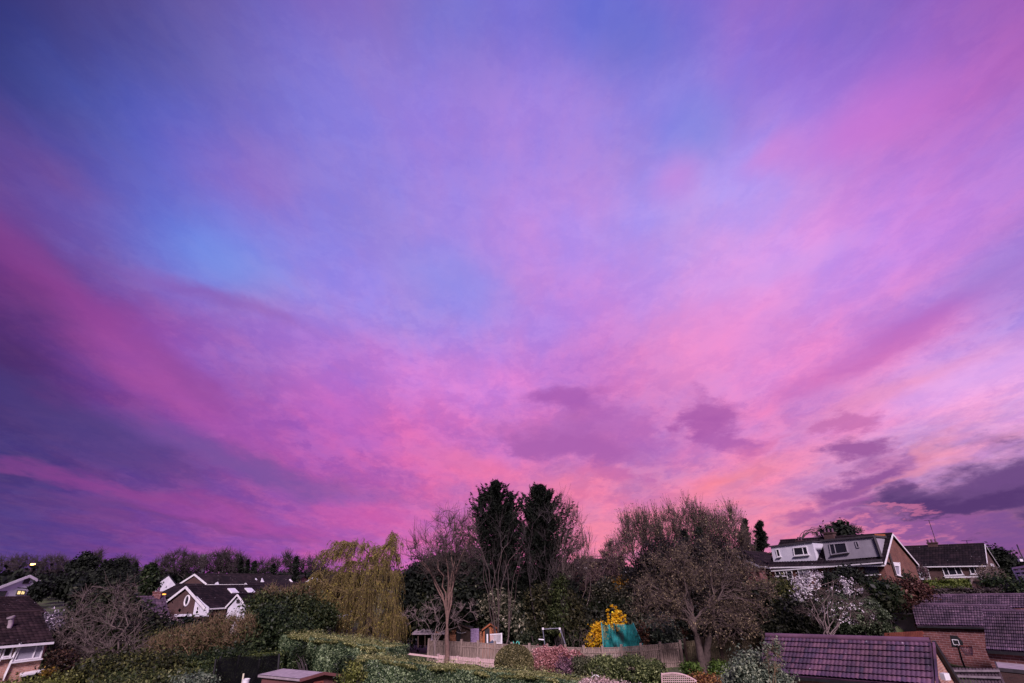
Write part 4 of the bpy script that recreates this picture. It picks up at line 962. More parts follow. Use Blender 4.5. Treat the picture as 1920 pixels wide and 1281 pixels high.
ww = house('white_peaked_house', 'little white house peak showing through the willow leaves', A, B, Fh_.hit(580, 1090)[2], Fh_.hit(605, 1092)[2], Fh_.hit(592, 1081), -Fh_.n * 7, 1.5, RENDERW, T_DARK, nr=5, flat=True, oh=.2)
# roofs half hidden in the middle
A = XY(1072, 82, 1060); B = XY(1165, 80, 1060); Fi = Plane(A, B); k_ = -Fi.n
mr = house('flat_topped_house', 'dark red-brown house behind the trees right of the two tall conifers', B, B + k_ * 7, Fi.hit(1150, 1062)[2], Fi.hit(1150, 1062)[2], v3(B + k_ * 3.5, Fi.off(3.5).hit(1150, 1049)[2]), A - B, 2.0, BR_RED, T_DARK, nr=6, flat=True, barge=None)
panel(mr, 'white_panel', Fi, [(1172, 1086), (1181, 1086), (1180, 1068), (1172, 1068)], .1, RENDERW)
A = XY(1335, 62, 1050); B = XY(1418, 58, 1050); Fj = Plane(A, B); k_ = -Fj.n
hg = house('hidden_gabled_house', 'brick gable with a pale roof edge seen through the big bare tree', A, B, Fj.hit(1338, 1058)[2], Fj.hit(1412, 1060)[2], Fj.hit(1366, 1033), k_ * 9, 3.0, BR_RED, T_DARK, nr=8, oh=.2, bw=.22, barge=RENDERG)
m = MB(); m.bar(Fj.hit(1418, 1062, .3), Fj.off(-1).hit(1445, 1066), .14, .12); m.build('fascia', RENDERG, hg)
# tall far mast and street lamp
p = P(378, 1072, 210); q = P(383.5, 1040, 210); t = thing('distant_tower', 'faint grey slender tower on the skyline between the bare trees', 'tower', (p[0], p[1], 5))
m = MB(); m.tube([(p[0], p[1], 5.), p, q], 1.0, 8); m.build('shaft', m_noise('tower_grey', (.10, .09, .12), (.14, .12, .16), .5, .9), t)
p = P(60, 1110, 92); q = P(61, 1060, 92); t = thing('street_lamp', 'lit street lamp above the white gabled house at far left', 'street lamp', (q[0], q[1], float(gz(q[0], q[1]))))
m = MB(); m.tube([(q[0], q[1], float(gz(q[0], q[1]))), q * .5 + np.array([q[0], q[1], 2]) * .5, q], .08, 8); m.build('pole', BARKD, t)
m = MB(); m.box(q, .5, .4, .28); m.build('lantern', m_emit('street_light', (1., .50, .16), 6.0), t)

# ------------------------------------------------------------------ garden sheds, play things
def shed(name, label, pl, l, r, eaveL, eaveR, apex, depth, mat, roofmat, door=None, zb=None, cat='shed'):
    base = pl.hit((l[0] + r[0]) / 2, l[1]); zb = float(gz(base[0], base[1])) if zb is None else zb
    A_, B_ = pl.hit(*l)[:2], pl.hit(*r)[:2]
    return house(name, label, A_, B_, pl.hit(*eaveL)[2], pl.hit(*eaveR)[2], pl.hit(*apex), -pl.n * depth, zb, mat, roofmat, nbump=.6, nr=4, cat=cat, oh=.12, barge=mat, gutter=None, flat=True, bw=.12, ridge=False)
Fs1 = Plane(XY(836, 57, 1190), XY(885, 57, 1190))
s1 = shed('brown_shed', 'brown garden shed with an open plank door behind the bare tree trunk', Fs1, (841, 1205), (882, 1205), (841, 1180), (882, 1178), (862, 1170), 2.4, WOODD, DARKFELT)
for x0, x1, mt in ((843.5, 855, WOODT),):
    m = MB(); n3 = np.array([Fs1.n[0], Fs1.n[1], 0])
    for k in range(6):
        a, b = x0 + (x1 - x0) * k / 6, x0 + (x1 - x0) * (k + .9) / 6; m.slab([Fs1.hit(a, 1206, .08), Fs1.hit(b, 1206, .08), Fs1.hit(b, 1180.5, .08), Fs1.hit(a, 1180.5, .08)], .03, n3)
    m.bar(Fs1.hit(x0, 1184, .12), Fs1.hit(x1, 1203, .12), .03, .08); m.build('door', mt, s1)
panel(s1, 'doorway', Fs1, [(856, 1206), (864, 1206), (864, 1179), (856, 1179)], .02, BLACK, .03)  # flat black sheet stands in for the unlit shed interior
bt = MB(); ptsb = [Fs1.hit(855 + k * 2.4, 1185 + 2.2 * math.sin(k / 8 * 3.14), .25) for k in range(9)]; bt.tube(ptsb, .02, 4)
o = bt.build('bunting', WHITE, None, base=ptsb[0]); tag(o, 'thin string of bunting drooping across the brown shed front', 'bunting')
Fs2 = Plane(XY(770, 56, 1190), XY(838, 56, 1190)); c = XY(805, 57, 1200)
t = thing('open_lean_to', 'dark open lean-to with a sloping grey roof left of the brown shed', 'lean-to', v3(c, gz(*c)))
m = MB(); n3 = np.array([Fs2.n[0], Fs2.n[1], 0]); m.slab([Fs2.hit(772, 1188, .2), Fs2.hit(838, 1188, .2), Fs2.hit(836, 1182, .2) - n3 * 2, Fs2.hit(776, 1182, .2) - n3 * 2], .1, (0, 0, 1)); m.build('roof', FELT, t)
m = MB(); m.slab([Fs2.hit(776, 1215) - n3 * 2, Fs2.hit(836, 1215) - n3 * 2, Fs2.hit(836, 1184) - n3 * 2, Fs2.hit(776, 1184) - n3 * 2], .06, n3); m.build('back_wall', WOODD, t)
for px in (784, 797, 811, 822):
    m = MB(); m.bar(Fs2.hit(px, 1186), Fs2.hit(px, 1214), .1); m.build('post', WOODD, t)
m = MB(); m.bar(Fs2.hit(809, 1192, .1), Fs2.hit(819, 1185, .1), .06, .1); m.bar(Fs2.hit(819, 1185, .1), Fs2.hit(829, 1191, .1), .06, .1); m.build('gable_trim', WOODT, t)
t = thing('garden_statuette', 'small pale ornament standing in the lean-to opening', 'ornament', Fs2.hit(809.5, 1201, .5))
m = MB(); b0_ = Fs2.hit(809.5, 1201, .5); m.tube([b0_, b0_ + (0, 0, .12), b0_ + (0, 0, .3), b0_ + (0, 0, .38), b0_ + (0, 0, .46)], [.16, .1, .06, .11, .03], 8); m.build('figure', FELT, t)
Fs3 = Plane(XY(880, 56.5, 1190), XY(940, 56, 1190)); n3 = np.array([Fs3.n[0], Fs3.n[1], 0]); t3 = np.array([Fs3.t[0], Fs3.t[1], 0])
m = MB(); m.slab([Fs3.hit(882.5, 1206, .1), Fs3.hit(898, 1206, .1), Fs3.hit(898, 1178.5, .1), Fs3.hit(882.5, 1178.5, .1)], .04, n3)
q = NT('scribbled_board'); uvn = q.n('ShaderNodeUVMap'); ns = q.n('ShaderNodeTexNoise', {'Vector': uvn.outputs[0], 'Scale': 7., 'Detail': 3., 'Distortion': 2.5})
gr = q.n('ShaderNodeSeparateXYZ', {0: uvn.outputs[0]})
q.t.links.new(q.mix(q.ramp(ns.outputs[0], [(.44, (0, 0, 0)), (.50, (1, 1, 1)), (.56, (0, 0, 0))]), (.20, .13, .24), (.62, .46, .70)), q.b.inputs['Base Color'])
c_ = Fs3.hit(890, 1206, .1)
o = m.build('chalk_board', q.m, None, base=c_); tag(o, 'purple board covered in pale scribbles between the two sheds', 'board')
ph = shed('play_house', 'bright orange wooden playhouse with a peaked roof and black doorway', Plane(XY(904, 55.5, 1190), XY(934, 55.5, 1190)), (905, 1208), (932, 1208), (907.5, 1179), (930, 1177), (919.5, 1168.5), 1.8, WOODO, WOODD, cat='playhouse')
Fp_ = Plane(XY(904, 55.5, 1190), XY(934, 55.5, 1190))
panel(ph, 'doorway', Fp_, [(909, 1208), (918, 1208), (918, 1178), (909, 1178)], .02, BLACK, .02)  # black sheet on the front stands in for the dark inside
m = MB(); c_ = Fp_.hit(924, 1183, .05); m.tube([c_ - n3 * .02, c_ + n3 * .03], [.1, .1], 10); m.build('door_knob', WHITE, ph)
m = MB()
for k in range(6): m.bar(Fs3.hit(900 + k * 1.4, 1206, .25), Fs3.hit(900 + k * 1.4, 1184, .25), .05, .04)
m.bar(Fs3.hit(899, 1188, .28), Fs3.hit(909, 1188, .28), .04, .07); m.bar(Fs3.hit(899, 1199, .28), Fs3.hit(909, 1199, .28), .04, .07)
o = m.build('wooden_gate', WOODT, None, base=Fs3.hit(904, 1206, .25)); tag(o, 'small tan slatted gate beside the playhouse door', 'gate')
Fw2 = Plane(XY(912, 53.6, 1200), XY(942, 53, 1200)); c_ = Fw2.hit(927, 1212)
t = thing('white_balustrade', 'white painted balustrade in front of the orange playhouse', 'balustrade', np.r_[c_[:2], gz(*c_[:2])])
m = MB()
for k in range(9): m.bar(Fw2.hit(921 + k * 2.15, 1206 + k * .2, .0), Fw2.hit(920 + k * 2.15, 1190.5 - k * .15), .05, .04)
m.build('balusters', WHITE, t)
m = MB(); m.bar(Fw2.hit(919, 1190), Fw2.hit(941, 1188.5), .08, .1); m.bar(Fw2.hit(920, 1205), Fw2.hit(941, 1207), .08, .1); m.build('rail', WHITE, t)
for px, y0, y1 in ((914, 1209, 1189), (940.5, 1210, 1187)):
    m = MB(); m.bar(Fw2.hit(px, y0), Fw2.hit(px - .3, y1), .14); m.build('post', WHITE, t)
m = MB(); m.slab([Fw2.hit(916, 1208, .5), Fw2.hit(931, 1210, .5), Fw2.hit(930, 1207), Fw2.hit(923, 1200), Fw2.hit(918, 1204)], .12, n3)
o = m.build('blue_tarpaulin', m_noise('tarp_blue', (.03, .045, .08), (.06, .08, .13), 4, .5), None, base=Fw2.hit(924, 1209)); tag(o, 'crumpled dark blue tarpaulin below the white balustrade', 'tarpaulin')
TURQ = m_noise('turquoise_plastic', (.10, .55, .42), (.14, .65, .50), 3, .4)
Ft = Plane(XY(955, 52, 1200), XY(985, 52, 1200)); c_ = Ft.hit(968, 1214)
t = thing('turquoise_chair', 'turquoise tubular chair back poking above the fence', 'garden chair', np.r_[c_[:2], gz(*c_[:2])])
m = MB(); m.tube([Ft.hit(965, 1214), Ft.hit(963.5, 1207), Ft.hit(962, 1203)], .04, 6); m.tube([Ft.hit(971, 1213), Ft.hit(968, 1206), Ft.hit(970, 1202.5), Ft.hit(973, 1204), Ft.hit(973.5, 1210), Ft.hit(972, 1214)], .04, 6); m.build('frame', TURQ, t)
m = MB(); m.slab([Ft.hit(963, 1216), Ft.hit(974, 1216), Ft.hit(974, 1214, .4), Ft.hit(963, 1214, .4)], .05, (0, 0, 1)); m.build('seat', TURQ, t)
# swing frame
Fz_ = Plane(XY(1005, 52, 1200), XY(1060, 51.5, 1200)); c_ = Fz_.hit(1030, 1218)
t = thing('garden_swing', 'pale metal garden swing behind the fence with a side bar', 'swing set', np.r_[c_[:2], gz(*c_[:2])])
MET = m_noise('pale_metal', (.13, .13, .17), (.22, .22, .28), 3, .4)
m = MB(); m.tube([Fz_.hit(1017.5, 1180), Fz_.hit(1034, 1179), Fz_.hit(1050, 1178)], .04, 8); m.build('top_bar', MET, t)
for pts in (((1017.5, 1179), (1020, 1198), (1022.5, 1216)), ((1050, 1177), (1054.5, 1192), (1062, 1214))):
    m = MB(); m.tube([Fz_.hit(*p) for p in pts], .04, 8); m.build('leg', MET, t)
m = MB(); m.tube([Fz_.hit(1010, 1199), Fz_.hit(1020, 1200)], .06, 6); m.build('side_bar', WHITE, t)
for px in (1018, 1049.5):
    m = MB(); m.box(Fz_.hit(px, 1181, .05), .17, .14, .17); m.build('corner_joint', WHITE, t)
m = MB(); m.tube([Fz_.hit(1051, 1187, .1), Fz_.hit(1049.3, 1191, .1), Fz_.hit(1050.5, 1195.5, .1)], [.06, .12, .05], 8)
sw = m.build('seat', LIMEM, t); tag(sw, 'lime yellow hanging seat')
m = MB(); m.tube([Fz_.hit(1050, 1180, .1), Fz_.hit(1051, 1187, .1)], .015, 4); m.build('rope', WHITE, sw)

def net_mat(name, c, sc, hole):
    q = NT(name); uvn = q.n('ShaderNodeUVMap')
    ck = q.n('ShaderNodeTexBrick', {'Vector': uvn.outputs[0], 'Color1': (0, 0, 0, 1), 'Color2': (0, 0, 0, 1), 'Mortar': (1, 1, 1, 1), 'Scale': 1., 'Mortar Size': sc * hole, 'Brick Width': sc, 'Row Height': sc, 'Mortar Smooth': 0.}, offset=0.)
    tr = q.n('ShaderNodeBsdfTransparent'); mx = q.n('ShaderNodeMixShader', {0: ck.outputs[0]})
    ns = q.n('ShaderNodeTexNoise', {'Vector': uvn.outputs[0], 'Scale': 1.2})
    q.t.links.new(q.ramp(ns.outputs[0], [(.3, mul(c, .7)), (.7, mul(c, 1.4))]), q.b.inputs['Base Color'])
    q.b.inputs['Specular IOR Level'].default_value = .05; q.b.inputs['Roughness'].default_value = .9
    q.t.links.new(tr.outputs[0], mx.inputs[1]); q.t.links.new(q.b.outputs[0], mx.inputs[2]); q.t.links.new(mx.outputs[0], q.out.inputs[0]); return q.m
def net_sheet(name, pl, tops, bots, mat, parent, nu=30, nv=14, fold=.12, seed=0, ny=0):
    rng = np.random.default_rng(seed); ph_ = rng.random(4) * 6
    tx = np.interp(np.linspace(0, 1, nu), np.linspace(0, 1, len(tops)), [p[0] for p in tops]); ty = np.interp(np.linspace(0, 1, nu), np.linspace(0, 1, len(tops)), [p[1] for p in tops])
    bx = np.interp(np.linspace(0, 1, nu), np.linspace(0, 1, len(bots)), [p[0] for p in bots]); by = np.interp(np.linspace(0, 1, nu), np.linspace(0, 1, len(bots)), [p[1] for p in bots])
    V = []; U = []
    for j in range(nv):
        w = j / (nv - 1)
        for i in range(nu):
            u = i / (nu - 1); o_ = fold * (math.sin(u * 19 + w * 5 + ph_[0]) * .6 + math.sin(u * 41 - w * 7 + ph_[1]) * .3 + math.sin(w * 6 + u * 9 + ph_[2]) * .5) * math.sin(math.pi * min(1, .1 + u)) + ny * math.sin(math.pi * u)
            V.append(pl.hit(bx[i] * (1 - w) + tx[i] * w, by[i] * (1 - w) + ty[i] * w, o_)); U.append((u * 5, w * 3))
    F = [[j * nu + i, j * nu + i + 1, (j + 1) * nu + i + 1, (j + 1) * nu + i] for j in range(nv - 1) for i in range(nu - 1)]
    return mesh_obj(name, V, [np.array(F)], mat, parent, None, np.array(U), smooth=True)
# teal trampoline enclosure
Fq_ = Plane(XY(1127, 51.5, 1200), XY(1210, 50.5, 1200)); c_ = Fq_.hit(1168, 1222); tb = np.r_[c_[:2], gz(*c_[:2])]
t = thing('trampoline', 'trampoline with a sagging teal net in front of the yellow bush', 'trampoline', tb)
TEAL = net_mat('teal_net', (.02, .19, .18), .06, .22)
net_sheet('net', Fq_, [(1128, 1170), (1141, 1172.5), (1150, 1170), (1173, 1171), (1178, 1174), (1187, 1169)], [(1132, 1222), (1160, 1220), (1185, 1220), (1211, 1222)], TEAL, t, 60, 18, .34, 3, 1.0)
net_sheet('net', Fq_.off(3.0), [(1130, 1172), (1150, 1173), (1187, 1171)], [(1135, 1219), (1208, 1219)], TEAL, t, 30, 12, .16, 5, -.8)
for pts in (((1127.5, 1167), (1132, 1220)), ((1142, 1171), (1145, 1219)), ((1171, 1171), (1186, 1220)), ((1186.5, 1168), (1210, 1221)), ((1151, 1169), (1156, 1205))):
    m = MB(); a, b = Fq_.hit(*pts[0], 0.1), Fq_.hit(*pts[1], 0.1); m.tube([a, (a + b) / 2, b], .055, 8); m.build('post', m_noise('teal_foam', (.03, .24, .26), (.05, .34, .34), 3, .6), t)
m = MB(); rad = 1.75; cen = tb + np.array([0, 1.6, .75]); an = np.linspace(0, 2 * np.pi, 33)
m.tube([cen + np.array([rad * math.cos(a), rad * math.sin(a), 0]) for a in an], .1, 8); m.build('rim_pad', m_noise('teal_pad', (.02, .16, .17), (.04, .22, .22), 3, .6), t)
V = np.array([cen] + [cen + np.array([rad * .93 * math.cos(a), rad * .93 * math.sin(a), 0]) for a in an[:-1]]); mesh_obj('mat', V, [np.array([[0, i + 1, (i + 1) % 32 + 1] for i in range(32)])], BLACK, t)
for a in (0, 1.57, 3.14, 4.71):
    m = MB(); p = cen + np.array([rad * math.cos(a), rad * math.sin(a), 0]); m.tube([p, p - (0, 0, .75)], .04, 6); m.build('leg', MET, t)
# black trampoline enclosure
Fb_ = Plane(XY(402, 33.5, 1230), XY(524, 33, 1230)); c_ = Fb_.hit(462, 1285); tb = np.r_[c_[:2], gz(*c_[:2])]
t = thing('trampoline', 'trampoline enclosed by black netting at the bottom left hedge', 'trampoline', tb)
BNET = net_mat('black_net', (.004, .004, .005), .05, .24)
net_sheet('net', Fb_, [(405, 1238), (415, 1234), (449, 1230), (487, 1238), (506, 1229), (523, 1227)], [(392, 1300), (440, 1296), (480, 1300), (526, 1296)], BNET, t, 50, 16, .14, 8, .9)
net_sheet('net', Fb_.off(3), [(409, 1238), (450, 1231), (521, 1230)], [(400, 1290), (526, 1290)], BNET, t, 40, 12, .1, 9, -.9)
for pts in (((405, 1236), (396, 1296)), ((414, 1231), (405, 1290)), ((449, 1229), (434, 1296)), ((487, 1236), (478, 1296)), ((523.5, 1226), (518, 1296))):
    m = MB(); a, b = Fb_.hit(*pts[0], .12), Fb_.hit(*pts[1], .12); m.tube([a, (a + b) / 2, b], .06, 8); m.build('post', BLACK, t)
cen = tb + np.array([0, 1.5, .8]); rad = 1.95
m = MB(); m.tube([cen + np.array([rad * math.cos(a), rad * math.sin(a), 0]) for a in an], .1, 8); m.build('rim_pad', BLACK, t)
V = np.array([cen] + [cen + np.array([rad * .93 * math.cos(a), rad * .93 * math.sin(a), 0]) for a in an[:-1]]); mesh_obj('mat', V, [np.array([[0, i + 1, (i + 1) % 32 + 1] for i in range(32)])], BLACK, t)
Fk2 = Plane(XY(440, 31, 1260), XY(480, 31, 1260)); c_ = Fk2.hit(455, 1290)
t = thing('garden_stake', 'short pale yellow stake standing before the black netting', 'stake', np.r_[c_[:2], gz(*c_[:2])])
m = MB(); m.tube([Fk2.hit(453, 1288), Fk2.hit(455, 1275), Fk2.hit(457, 1263)], .045, 6); m.build('pole', m_noise('cream_plastic', (.62, .58, .40), (.7, .66, .48), 2, .5), t)
c_ = Fk2.hit(460, 1281)
t = thing('white_tub', 'small white tub beside the pale yellow stake', 'tub', c_)
m = MB(); m.tube([c_ - (0, 0, .3), c_, c_ + (0, 0, .16)], [.16, .18, .19], 12); m.build('bucket', WHITE, t); m = MB(); m.tube([c_ + (0, 0, .16), c_ + (0, 0, .19)], [.2, .2], 12); m.build('rim', WHITE, t)
# felt roofed shed, lower left centre
Pa, Pb, Pc = P(561, 1272, 30.5), P(602.5, 1259.5, 31.2), P(642, 1264, 33)
Fsd = Plane(Pa[:2], Pc[:2]); zt = 2.0
back = -Fsd.n; L_sh = 2.6
sd = house('felt_roofed_shed', 'dark red-brown shed with a pale felt roof at the bottom edge', Pa[:2], Pc[:2], Fsd.hit(561, 1272)[2], Fsd.hit(640, 1266)[2], Fsd.hit(602.5, 1260), back * L_sh + np.array(Fsd.t) * -.35, .1, m_noise('shed_boards', (.09, .035, .035), (.16, .06, .055), 3, .8, stretch=(.3, .3, 9)), FELT, nbump=1.2, nr=1, cat='shed', oh=.14, barge=m_noise('shed_trim', (.14, .05, .05), (.2, .08, .075), 3, .7), gutter=None, flat=True, bw=.14, ridge=False)
window(sd, Fsd, [(590, 1297), (606, 1294), (605, 1278), (589, 1280)], fw=.06, fmat=WOODR, sill=False)

# ------------------------------------------------------------------ fences
def fence(name, label, pa, pb, h, npost, mat, postmat, board=.16, proud=.2, zf=None, base=True, cap=True, postw=.2):
    pa = np.array(pa, float); pb = np.array(pb, float); c = (pa + pb) / 2; t = thing(name, label, 'fence', v3(c, gz(*c)))
    L_ = np.linalg.norm(pb - pa); d = (pb - pa) / L_; n = np.array([d[1], -d[0]]); n = n if n.dot(-pa) > 0 else -n
    rng = np.random.default_rng(int(L_ * 100))
    for k in range(npost):
        p = pa + d * L_ * k / (npost - 1); z = float(gz(*p)); m = MB(); m.box(v3(p + n * .02, z - .1), postw, postw, h + .1 + proud + rng.random() * .05, math.atan2(d[1], d[0]))
        m.build('post', postmat, t)
    for k in range(npost - 1):
        p = pa + d * L_ * k / (npost - 1); q = pa + d * L_ * (k + 1) / (npost - 1); ll = np.linalg.norm(q - p); nb = int(ll / board); m = MB()
        for i in range(nb):
            a = p + d * (i + .06) * ll / nb; b = p + d * (i + .90) * ll / nb; z0, z1 = float(gz(*a)), float(gz(*b)); hh = h + rng.normal() * .012; e = n * (.0 if i % 2 else .02)
            m.slab([v3(a + e, z0), v3(b + e, z1), v3(b + e, z1 + hh), v3(a + e, z0 + hh)], .018, v3(n, 0))
        if cap: m.bar(v3(p, gz(*p) + h + .02), v3(q, gz(*q) + h + .02), .09, .05)
        for f_ in (.22, .80): m.bar(v3(p + n * .035, gz(*p) + h * f_), v3(q + n * .035, gz(*q) + h * f_), .035, .08)
        m.build('panel', mat, t)
    return t
a = P(805, 1203, 53)[:2]; b = P(1277, 1219, 47)[:2]
fence('garden_fence', 'long weathered plank fence across the middle, behind the clipped bushes', a, b, 1.65, 15, WOODW, WOODW)
a = P(1286, 1220, 47.5)[:2]; b = P(1425, 1224, 45)[:2]
fence('garden_fence', 'darker mossy plank fence behind the twin trunks of the big bare tree', a, b, 1.6, 5, m_noise('mossy_wood', (.07, .055, .03), (.15, .12, .07), 3, .9), WOODD)
a = P(822, 1226, 48.5)[:2]; b = P(935, 1234, 46)[:2]
fence('picket_fence', 'low pinkish picket fence just behind the front hedge', a, b, 1.15, 4, WOODP, WOODP, board=.10, cap=False, proud=.03)
p0, p1 = P(748, 1222, 46.5), P(822, 1231, 47); m = MB(); m.slab([p0, p1, p1 - (0, 0, .12), p0 - (0, 0, .12)], .15); o = m.build('garden_wall', WOODP, None, base=p0); tag(o, 'narrow pale wall top running from the willow to the picket fence', 'wall')
a = XY(640, 50, 1190); b = XY(722, 49, 1190)
fence('reddish_fence', 'reddish panel fence glimpsed under the willow', a, b, 1.9, 5, WOODT, WOODT)
# lattice trellis with an arched top
Fl = Plane(XY(1236, 33, 1270), XY(1310, 32, 1270)); c_ = Fl.hit(1272, 1290)
t = thing('arched_trellis', 'arch-topped pale lattice trellis at the bottom centre right', 'trellis', np.r_[c_[:2], gz(*c_[:2])])
def arch(x): return 1262.5 + 15 * ((x - 1262) / 44) ** 2 if x > 1262 else 1262.5 + 3 * ((1262 - x) / 26) ** 2
m = MB(); xs_ = np.linspace(1241, 1306, 14); m.tube([Fl.hit(x, arch(x)) for x in xs_], .045, 6); m.build('arched_rail', WOODP, t)
m = MB()
for k in range(18):
    x = 1241 + k * 3.8; m.bar(Fl.hit(x + 2, 1300, .02), Fl.hit(x, arch(x), .02), .02, .035)
for k in range(8):
    y = 1266 + k * 4; xe = 1306 if y > 1277 else 1262 + 44 * math.sqrt(max(0, (y - 1262.5) / 15)); m.bar(Fl.hit(1241, y, .04), Fl.hit(xe, y, .04), .02, .035)
m.build('lattice', WOODP, t)
m = MB(); m.bar(Fl.hit(1242, 1300), Fl.hit(1240.5, 1262), .07); m.build('post', WOODP, t)
Fo = Plane(XY(1100, 33.5, 1270), XY(1130, 33.5, 1270)); c_ = Fo.hit(1117, 1285)
m = MB(); m.tube([Fo.hit(1108 + 17 * k / 10, 1274 - 8 * math.sin(math.pi * k / 10) ** .6) for k in range(11)], .03, 6)
o = m.build('garden_hoop', WHITE, None, base=c_); tag(o, 'small white hoop arching over the hedge beside the pink blossom', 'hoop')

# ------------------------------------------------------------------ planting, far to near
def G(px, Y, py=1200):
    x, y = XY(px, Y, py); return np.array([x, y, float(gz(x, y))])
def tree_at(px, Y, py=1150): return G(px, Y, py)
# far wood and garden shrubbery that nobody could count
rng = np.random.default_rng(5)
bl = []
for k in range(150):
    px = -160 + 2260 * k / 149 + rng.normal() * 8; Y_ = 150 + rng.random() * 40
    bl += blobs_px([(px, 1090 + rng.normal() * 2, 20 + 8 * rng.random(), 12 + 5 * rng.random(), Y_)])
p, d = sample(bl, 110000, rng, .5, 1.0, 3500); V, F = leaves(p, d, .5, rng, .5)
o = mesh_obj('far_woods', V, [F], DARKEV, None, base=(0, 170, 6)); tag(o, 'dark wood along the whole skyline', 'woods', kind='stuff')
bl = []
for k in range(70):
    px = -60 + 690 * rng.random(); Y_ = 102 + 36 * rng.random() if px > 290 else 68 + 60 * rng.random(); bl += blobs_px([(px, (1096 if px > 290 else 1098) + rng.normal() * 4, 22, 11, Y_)])
for k in range(60):
    px = 1060 + 430 * rng.random(); Y_ = 64 + 40 * rng.random(); bl += blobs_px([(px, 1098 + rng.normal() * 8, 26, 22, Y_)])
p, d = sample(bl, 70000, rng, .4, .8, 3000); p, d = ground_clip(p, d); V, F = leaves(p, d, .36, rng, .5)
o = mesh_obj('garden_shrubbery', V, [F], DARKEV, None, base=(0, 90, 2)); tag(o, 'dim shrubbery filling the gardens between the far houses', 'shrubbery', kind='stuff')
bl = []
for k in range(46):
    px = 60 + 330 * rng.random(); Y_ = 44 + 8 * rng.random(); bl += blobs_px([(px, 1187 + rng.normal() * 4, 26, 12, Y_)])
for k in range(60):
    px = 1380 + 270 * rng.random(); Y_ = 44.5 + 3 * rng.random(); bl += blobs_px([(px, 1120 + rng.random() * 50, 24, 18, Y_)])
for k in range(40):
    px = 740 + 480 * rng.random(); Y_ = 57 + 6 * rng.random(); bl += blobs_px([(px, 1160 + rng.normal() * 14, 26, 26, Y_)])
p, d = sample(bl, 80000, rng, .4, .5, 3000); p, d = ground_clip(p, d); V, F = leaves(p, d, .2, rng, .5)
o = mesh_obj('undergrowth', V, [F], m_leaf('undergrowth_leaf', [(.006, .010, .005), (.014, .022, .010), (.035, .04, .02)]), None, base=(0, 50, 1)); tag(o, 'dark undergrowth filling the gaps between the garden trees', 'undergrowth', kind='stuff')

far = [ # px, Y, blobs, label, seed, n3, twig
 (28, 130, [(10, 1060, 24, 15), (45, 1058, 24, 16)], 'wide fan-shaped bare tree on the skyline above the white gabled house', 200),
 (97, 125, [(97, 1062, 27, 17)], 'round-domed bare tree between the street lamp and the dark conifers', 220),
 (181, 112, [(181, 1050, 9, 15)], 'thin bare tree rising just right of the tallest dark conifer at left', 90),
 (243, 120, [(243, 1058, 11, 12), (232, 1052, 10, 8)], 'small bare treetop between the round dark tree and the tiny cone conifer', 90),
 (322, 118, [(305, 1060, 20, 15), (335, 1056, 30, 20), (362, 1060, 22, 18)], 'broad bare tree left of the distant tower', 380),
 (415, 112, [(405, 1056, 28, 20), (430, 1055, 26, 20)], 'large domed bare tree right of the distant tower', 380),
 (452, 130, [(450, 1062, 16, 16)], 'bare twiggy tree merging into the group of three dark conifers', 120),
 (497, 125, [(492, 1064, 16, 12), (512, 1062, 14, 14)], 'low bare tree between the three conifers and the slim skyline conifer', 140),
 (540, 108, [(538, 1050, 9, 10), (545, 1058, 11, 14)], 'airy bare tree just left of the slim skyline conifer', 90),
 (585, 112, [(575, 1060, 14, 16), (597, 1060, 14, 16)], 'bare tree between the slim skyline conifer and the willow', 140),
]
for i, (px, Y_, b_, lab, n3) in enumerate(far):
    bare_tree('bare_tree', lab, G(px, Y_), blobs_px([(*q, Y_) for q in b_], .8), 100 + i, fork=.3, n1=7, n2=40, n3=n3, n4=n3 * 6, r0=.28, tw=.035, l4=1.3, wig=.03, mat=BARKD, group='bare trees along the left skyline')
for i, (px, top, bot, rb, Y_, lab) in enumerate([
 (255, 1055, 1110, 8, 95, 'tiny cone-shaped conifer between the round dark tree and the egg-shaped evergreen'),
 (453, 1049, 1100, 13, 100, 'first and widest of three dark conifers right of the domed bare tree'),
 (465, 1051, 1100, 8, 104, 'middle thin conifer of the three right of the domed bare tree'),
 (477, 1053, 1100, 12, 98, 'right-hand blunt conifer of the three right of the domed bare tree'),
 (513, 1058, 1100, 13, 102, 'squat dark conifer low on the skyline above the long dim roof'),
 (556, 1044, 1105, 12, 92, 'slim pointed skyline conifer standing left of the willow'),
 (1397, 974, 1095, 30, 70, 'dark conifer just left of its taller twin beside the white dormer'),
 (1425, 978, 1095, 40, 68, 'fuller dark conifer standing next to the white dormer')]):
    t_ = P(px, top, Y_); b_ = G(px + (960 - px) * -.0, Y_, bot); s_ = SC(1080, Y_)
    b_ = np.array([P(px, bot, Y_)[0], Y_, float(gz(P(px, bot, Y_)[0], Y_))])
    conifer('conifer', lab, b_, t_, rb * s_, 40 + i, n=46 if px < 1000 else 110, leaf=.3 if px < 1000 else .2, dens=16 if px < 1000 else 26, bottom=.05, shape=.8, cat='conifer', spiky=.7)
def evergreen(px, Y_, b_, lab, n, size, mat, seed, clump=.5, name='evergreen_tree', cat='evergreen tree', **k):
    return bush(name, lab, blobs_px([(*q, Y_) for q in b_], .8), n, size, mat, seed, clump, part='crown', cat=cat, **k)
evergreen(157, 90, [(157, 1064, 15, 20), (150, 1084, 24, 20), (161, 1048, 6, 11), (139, 1062, 6, 9), (170, 1056, 6, 10)], 'tallest bushy dark conifer of the left skyline', 20000, .24, DARKEV, 11, .3)
evergreen(200, 88, [(200, 1068, 8, 14), (196, 1085, 14, 16)], 'small dark evergreen beside the tallest bushy conifer', 8000, .22, DARKEV, 12, .3)
